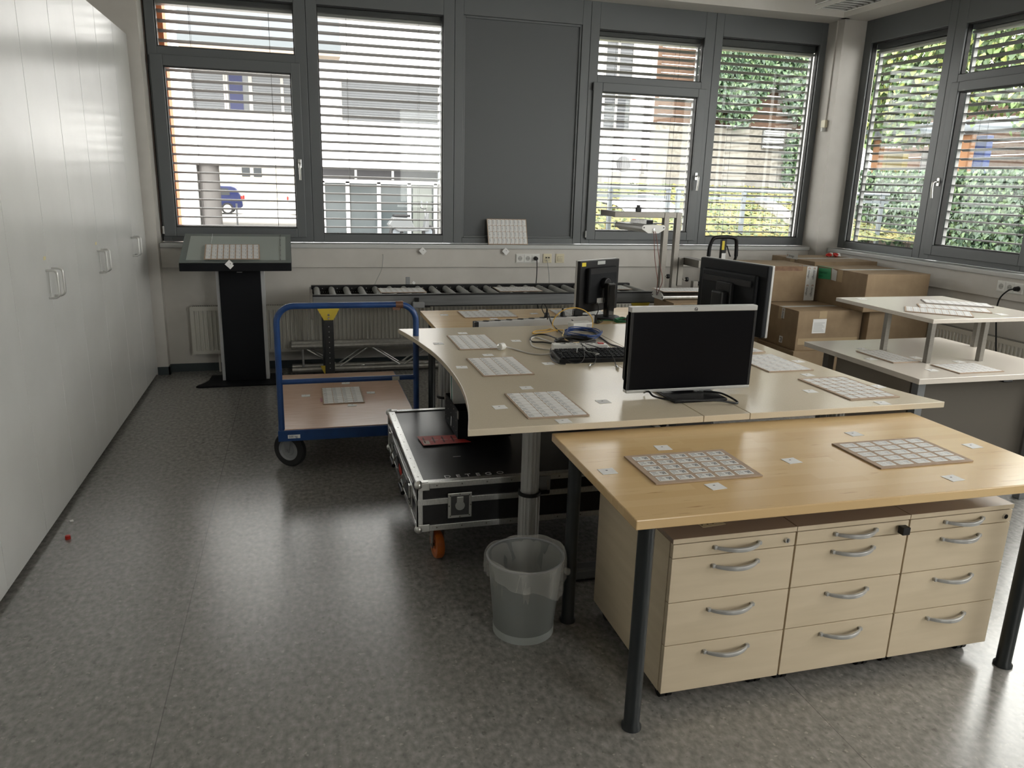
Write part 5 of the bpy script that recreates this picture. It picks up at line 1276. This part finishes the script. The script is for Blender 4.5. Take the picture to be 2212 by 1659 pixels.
sq('base_bar', (-.3, 0, .022), (.45, 0, .022), ast); sq('base_bar', (.05, .045, .022), (.05, .34, .022), ast)
sq('cross_bar', (.0, 0, .78), (.30, 0, .78), ast)
def antenna(t, c, flip):
    x, y, z = c; s_ = -1 if flip else 1
    pl = [(-.10, .02), (-.085, .032), (.085, .032), (.10, .02), (.10, .0), (.045, -.030), (-.045, -.030), (-.10, .0)]
    G().prism([(x + a, z + s_ * b_) for a, b_ in pl], y - .006, y, 'y').build('end_plate', lens_m, t, bevel=.001)
    G().prism([(x + a * .97, z + s_ * b_ * .92) for a, b_ in pl], y, y + .42, 'y').build('radome', silver_p_m if not flip else alu_m, t, bevel=.003)
    G().prism([(x + a, z + s_ * b_) for a, b_ in pl], y + .42, y + .426, 'y').build('end_plate', lens_m, t, bevel=.001)
    for q in (-.085, .085): G().cyl((x + q, y - .009, z + s_ * .012), (x + q, y - .006, z + s_ * .012), .005, n=8).build('screw', black_m, t)
    for q in (0, -.018): G().cyl((x, y - .012, z + s_ * q), (x, y - .006, z + s_ * q), .007, n=10).build('connector', chrome_m, t)
at = thing('panel_antenna', 'white panel antenna hanging under the arm of the steel stand', 'antenna', (2.58, 5.36, 1.30), .10)
antenna(at, (0, 0, -.01), False)
G().box((-.03, .06, .022), (.03, .30, .055)).build('mount_rail', alu_m, at, bevel=.002)
G().box((-.028, .058, .024), (.028, .0596, .053)).build('rail_end', blackm_m, at)
ab = thing('panel_antenna', 'white panel antenna lying face up on a carton by the stand', 'antenna', (2.70, 5.44, .785), R(-90))
antenna(ab, (0, 0, 0), True)
sheet('label board lying on the lower antenna beside the steel stand', (2.69, 5.335, .8185), (.42, .215), R(-2), 8, 3, st_pale)
pd = thing('plug_adapter', 'small black plug adapter standing on the stand arm', 'adapter', (2.555, 5.60, 1.4075))
G().box((-.018, -.015, 0), (.022, .015, .035)).build('body', black_m, pd, bevel=.004)
G().box((-.010, -.012, .035), (.010, .012, .05)).build('collar', black_m, pd)
for q in (-.006, .006): G().cyl((q, 0, .05), (q, 0, .068), .002, n=6).build('pin', chrome_m, pd)
for i, dx in enumerate((0, .012)):
    cable('antenna_cable', 'thin brown antenna cable hanging ' + ('farther from' if i == 0 else 'closer to') + ' the steel uprights', [(2.578 + dx, 5.345, 1.275), (2.582 + dx * 2, 5.335, 1.20), (2.60 + dx * 3, 5.33, 1.05), (2.625 + dx * 3.5, 5.32, .92), (2.655 + dx * 2, 5.38, .84), (2.685, 5.44 - dx * 1.4, .79)], .0026, brownc_m, group='antenna cables')

# ================================================================== PALLET TRUCK
pj = thing('pallet_truck', 'hand pallet truck with black looped handle and yellow label by the wall', 'pallet truck', (3.725, 6.275, 0))
ph = [(-.14, 0, 1.0), (-.135, 0, 1.09), (-.115, -.01, 1.155), (-.06, -.01, 1.172), (.06, -.01, 1.172), (.115, -.01, 1.155), (.135, 0, 1.09), (.14, 0, 1.0)]
hd_ = G().tube(spline(ph, 5), .017, 12).build('handle', black_m, pj, smooth=True)
G().tube(spline([(-.14, 0, 1.0), (-.12, .01, .95), (0, .02, .92), (.12, .01, .95), (.14, 0, 1.0)], 5), .013, 10).build('handle_lower', black_m, hd_, smooth=True)
G().box((-.024, -.02, .55), (.024, .02, 1.16)).build('shaft', black_m, pj, bevel=.006)
G().box((-.0245, -.0215, 1.06), (.0, -.0195, 1.14)).build('yellow_label', mat('sticker_yellow', (.75, .60, .03), .5), pj)
G().box((-.02, -.0215, .97), (.02, -.0195, 1.03)).build('white_label', paper_m, pj)
G().tube(spline([(.03, -.01, 1.10), (.05, -.02, 1.04), (.07, -.02, 1.0)], 5), .006, 8).build('lever', black_m, pj, smooth=True)
G().cyl((0, .02, .16), (0, .02, .60), .035, n=18).build('pump', yellow_m, pj, smooth=True)
G().box((-.09, -.05, .09), (.09, .09, .20)).build('chassis', yellow_m, pj, bevel=.01)
for s_ in (-1, 1): G().cyl((s_ * .03, .02, .09), (s_ * .075, .02, .09), .09, n=24).build('wheel', rubber_m, pj)

# ================================================================== CARTONS
seam_m = mat('carton_seam', (.22, .145, .08), .9)
def carton(label, loc, size, rz=0.0, tape='none', extra=None):
    t = thing('cardboard_box', label, 'box', loc, rz, 'stacked cardboard boxes')
    w, d, h_ = size
    G().box((0, 0, 0), (w, d, h_ - .004)).build('walls', card_m, t, bevel=.004)
    G().box((.001, .001, h_ - .004), (w - .001, d / 2 - .0015, h_)).build('top_flap', card_m, t)
    G().box((.001, d / 2 + .0015, h_ - .004), (w - .001, d - .001, h_)).build('top_flap', card_m, t)
    if tape == 'clear':
        G().box((.0, d / 2 - .03, h_), (w, d / 2 + .03, h_ + .0008)).build('tape', tapew_m, t)
        G().box((-.0012, d / 2 - .03, h_ - .10), (.0, d / 2 + .03, h_)).build('tape', tape_m, t)
    return t
def tape_print(t, loc, rot, length, width, words=2):
    """printed parcel tape: white strip with dark lettering"""
    e = thing('tape_strip', None, None, loc, 0, rot=rot); e.parent = t
    G().box((0, 0, 0), (length, width, .0008)).build('strip', tapew_m, e)
    for k in range(words):
        x = .012 + length * k / words
        text('detego', width * .58, mat('print_black', (.02, .02, .025), .5), e, (x + .018, width * .30, .001), (0, 0, 0))
        G().tube([(x + .006 + .007 * math.cos(a), width * .5 + .007 * math.sin(a), .001) for a in [math.pi * .2 + 1.6 * math.pi * q / 12 for q in range(13)]], .002, 5).build('print_ring', mat('print_orange', (.30, .10, .03), .5), e)
    return e
zA, zB, zC2 = .36, .68, .98
A0 = carton('carton with a white delivery note, middle layer, nearest the desks', (3.79, 5.16, zA), (.60, .47, .32), 0, 'clear')
G().box((.14, -.0015, .14), (.265, 0, .255)).build('delivery_note', paper_m, A0)
for k in range(7): G().box((.15, -.002, .155 + .011 * k), (.25 - .01 * (k % 3), -.0015, .159 + .011 * k)).build('note_line', mat('print_grey', (.45, .45, .45), .6), A0)
G().box((.19, -.0012, .262), (.262, 0, .318)).build('tape', tape_m, A0)
tape_print(A0, (-.0012, .22, .315), (R(90), R(90), R(-90)), .085, .04, 1)
G().box((-.0012, .17, .03), (0, .215, .085)).build('symbol_label', paper_m, A0)
sy = G(); sy.tube([(-.0018, .1925 + .013 * math.cos(a), .058 + .016 * math.sin(a)) for a in [.6 + 5.0 * k / 14 for k in range(15)]], .0025, 5); sy.box((-.002, .19, .05), (-.0014, .195, .066)); sy.build('symbol_print', black_m, A0)
G().box((.02, -.0012, .05), (.58, 0, .10)).build('tape', tape_m, A0)
B0 = carton('carton on the top layer beside the large monitor edge', (3.62, 5.66, zB), (.62, .50, .30), -.06, 'none')
C0 = carton('carton with the green note, top layer by the right wall', (4.30, 5.06, zB), (.60, .64, .30), .0, 'clear')
gn = G().add([(-.0015, .60, .285), (-.0015, .44, .295), (-.0015, .43, .205), (-.0015, .59, .195)], [(0, 1, 2, 3)]).build('green_note', green_p_m, C0)
gp = G().add([(.02, .62, .3012), (.02, .44, .3012), (-.0015, .44, .3005), (-.0015, .62, .3005)], [(0, 1, 2, 3)]).build('green_note_fold', green_p_m, C0)
text('Tests EGST', .022, mat('print_green', (.012, .14, .06), .5), gn, (-.0022, .585, .245), (R(90), 0, R(-90)))
text('return', .020, mat('print_green', (.012, .14, .06), .5), gn, (-.0022, .585, .215), (R(90), 0, R(-90)))
G().add([(-.0017, .43, .30), (-.0017, .36, .285), (-.0017, .36, .20), (-.0017, .42, .205)], [(0, 1, 2, 3)]).build('crumpled_tape', tapew_m, C0)
tape_print(B0, (.585, -.0022, .30), (R(90), R(90), 0), .29, .05, 2)
tape_print(B0, (.54, -.0014, .30), (R(90), R(90), 0), .29, .045, 2)
tape_print(B0, (.50, .0, .3008), (0, 0, R(12)), .12, .05, 1)
G().box((.0, -.0012, .262), (.50, 0, .30)).build('edge_tape', cardd_m, B0)
D0 = carton('plain carton behind the two-tier table, under the green-note carton', (4.405, 5.10, zA), (.60, .60, .32), 0, 'none')
carton('carton at the bottom of the stack under the delivery-note carton', (3.77, 5.14, 0), (.62, .50, .36), 0, 'none')
bl = carton('carton at the bottom by the right wall, mostly hidden', (4.41, 5.11, 0), (.60, .60, .36), 0, 'none')
carton('carton in the middle layer behind the delivery-note carton', (3.62, 5.66, zA), (.66, .52, .32), 0, 'none')
carton('carton on the floor behind the delivery-note stack', (3.60, 5.66, 0), (.68, .52, .36), 0, 'none')
F0 = carton('rearmost carton with crumpled tape by the corner column', (4.32, 5.75, zB), (.66, .62, .325), .02, 'clear')
tape_print(F0, (-.0014, .40, .32), (R(90), 0, R(-90)), .16, .05, 1)
carton('carton under the rearmost carton by the corner column', (4.32, 5.75, 0), (.66, .62, .68), .02, 'none')
rp = thing('gift_wrap', 'crumpled red and white bag peeking out behind the cartons', 'bag', (4.82, 6.16, 1.0055))
for i in range(4):
    bm_ = bmesh.new(); bmesh.ops.create_icosphere(bm_, subdivisions=2, radius=.03)
    for v in bm_.verts: v.co *= 1 + random.uniform(-.3, .3); v.co.z = v.co.z * .6 + .02
    me = bpy.data.meshes.new('crumple'); bm_.to_mesh(me); bm_.free(); me.materials.append(red_m if i % 2 == 0 else paper_m); o = bpy.data.objects.new('crumple', me); COL.objects.link(o); o.parent = rp; o.location = (-.05 + .035 * i, .02 * (i % 2), 0)
# carton carrying the lower antenna
lc = carton('plain carton under the lower antenna beside the steel stand', (2.72, 5.21, 0), (.42, .335, .752), 0, 'none')
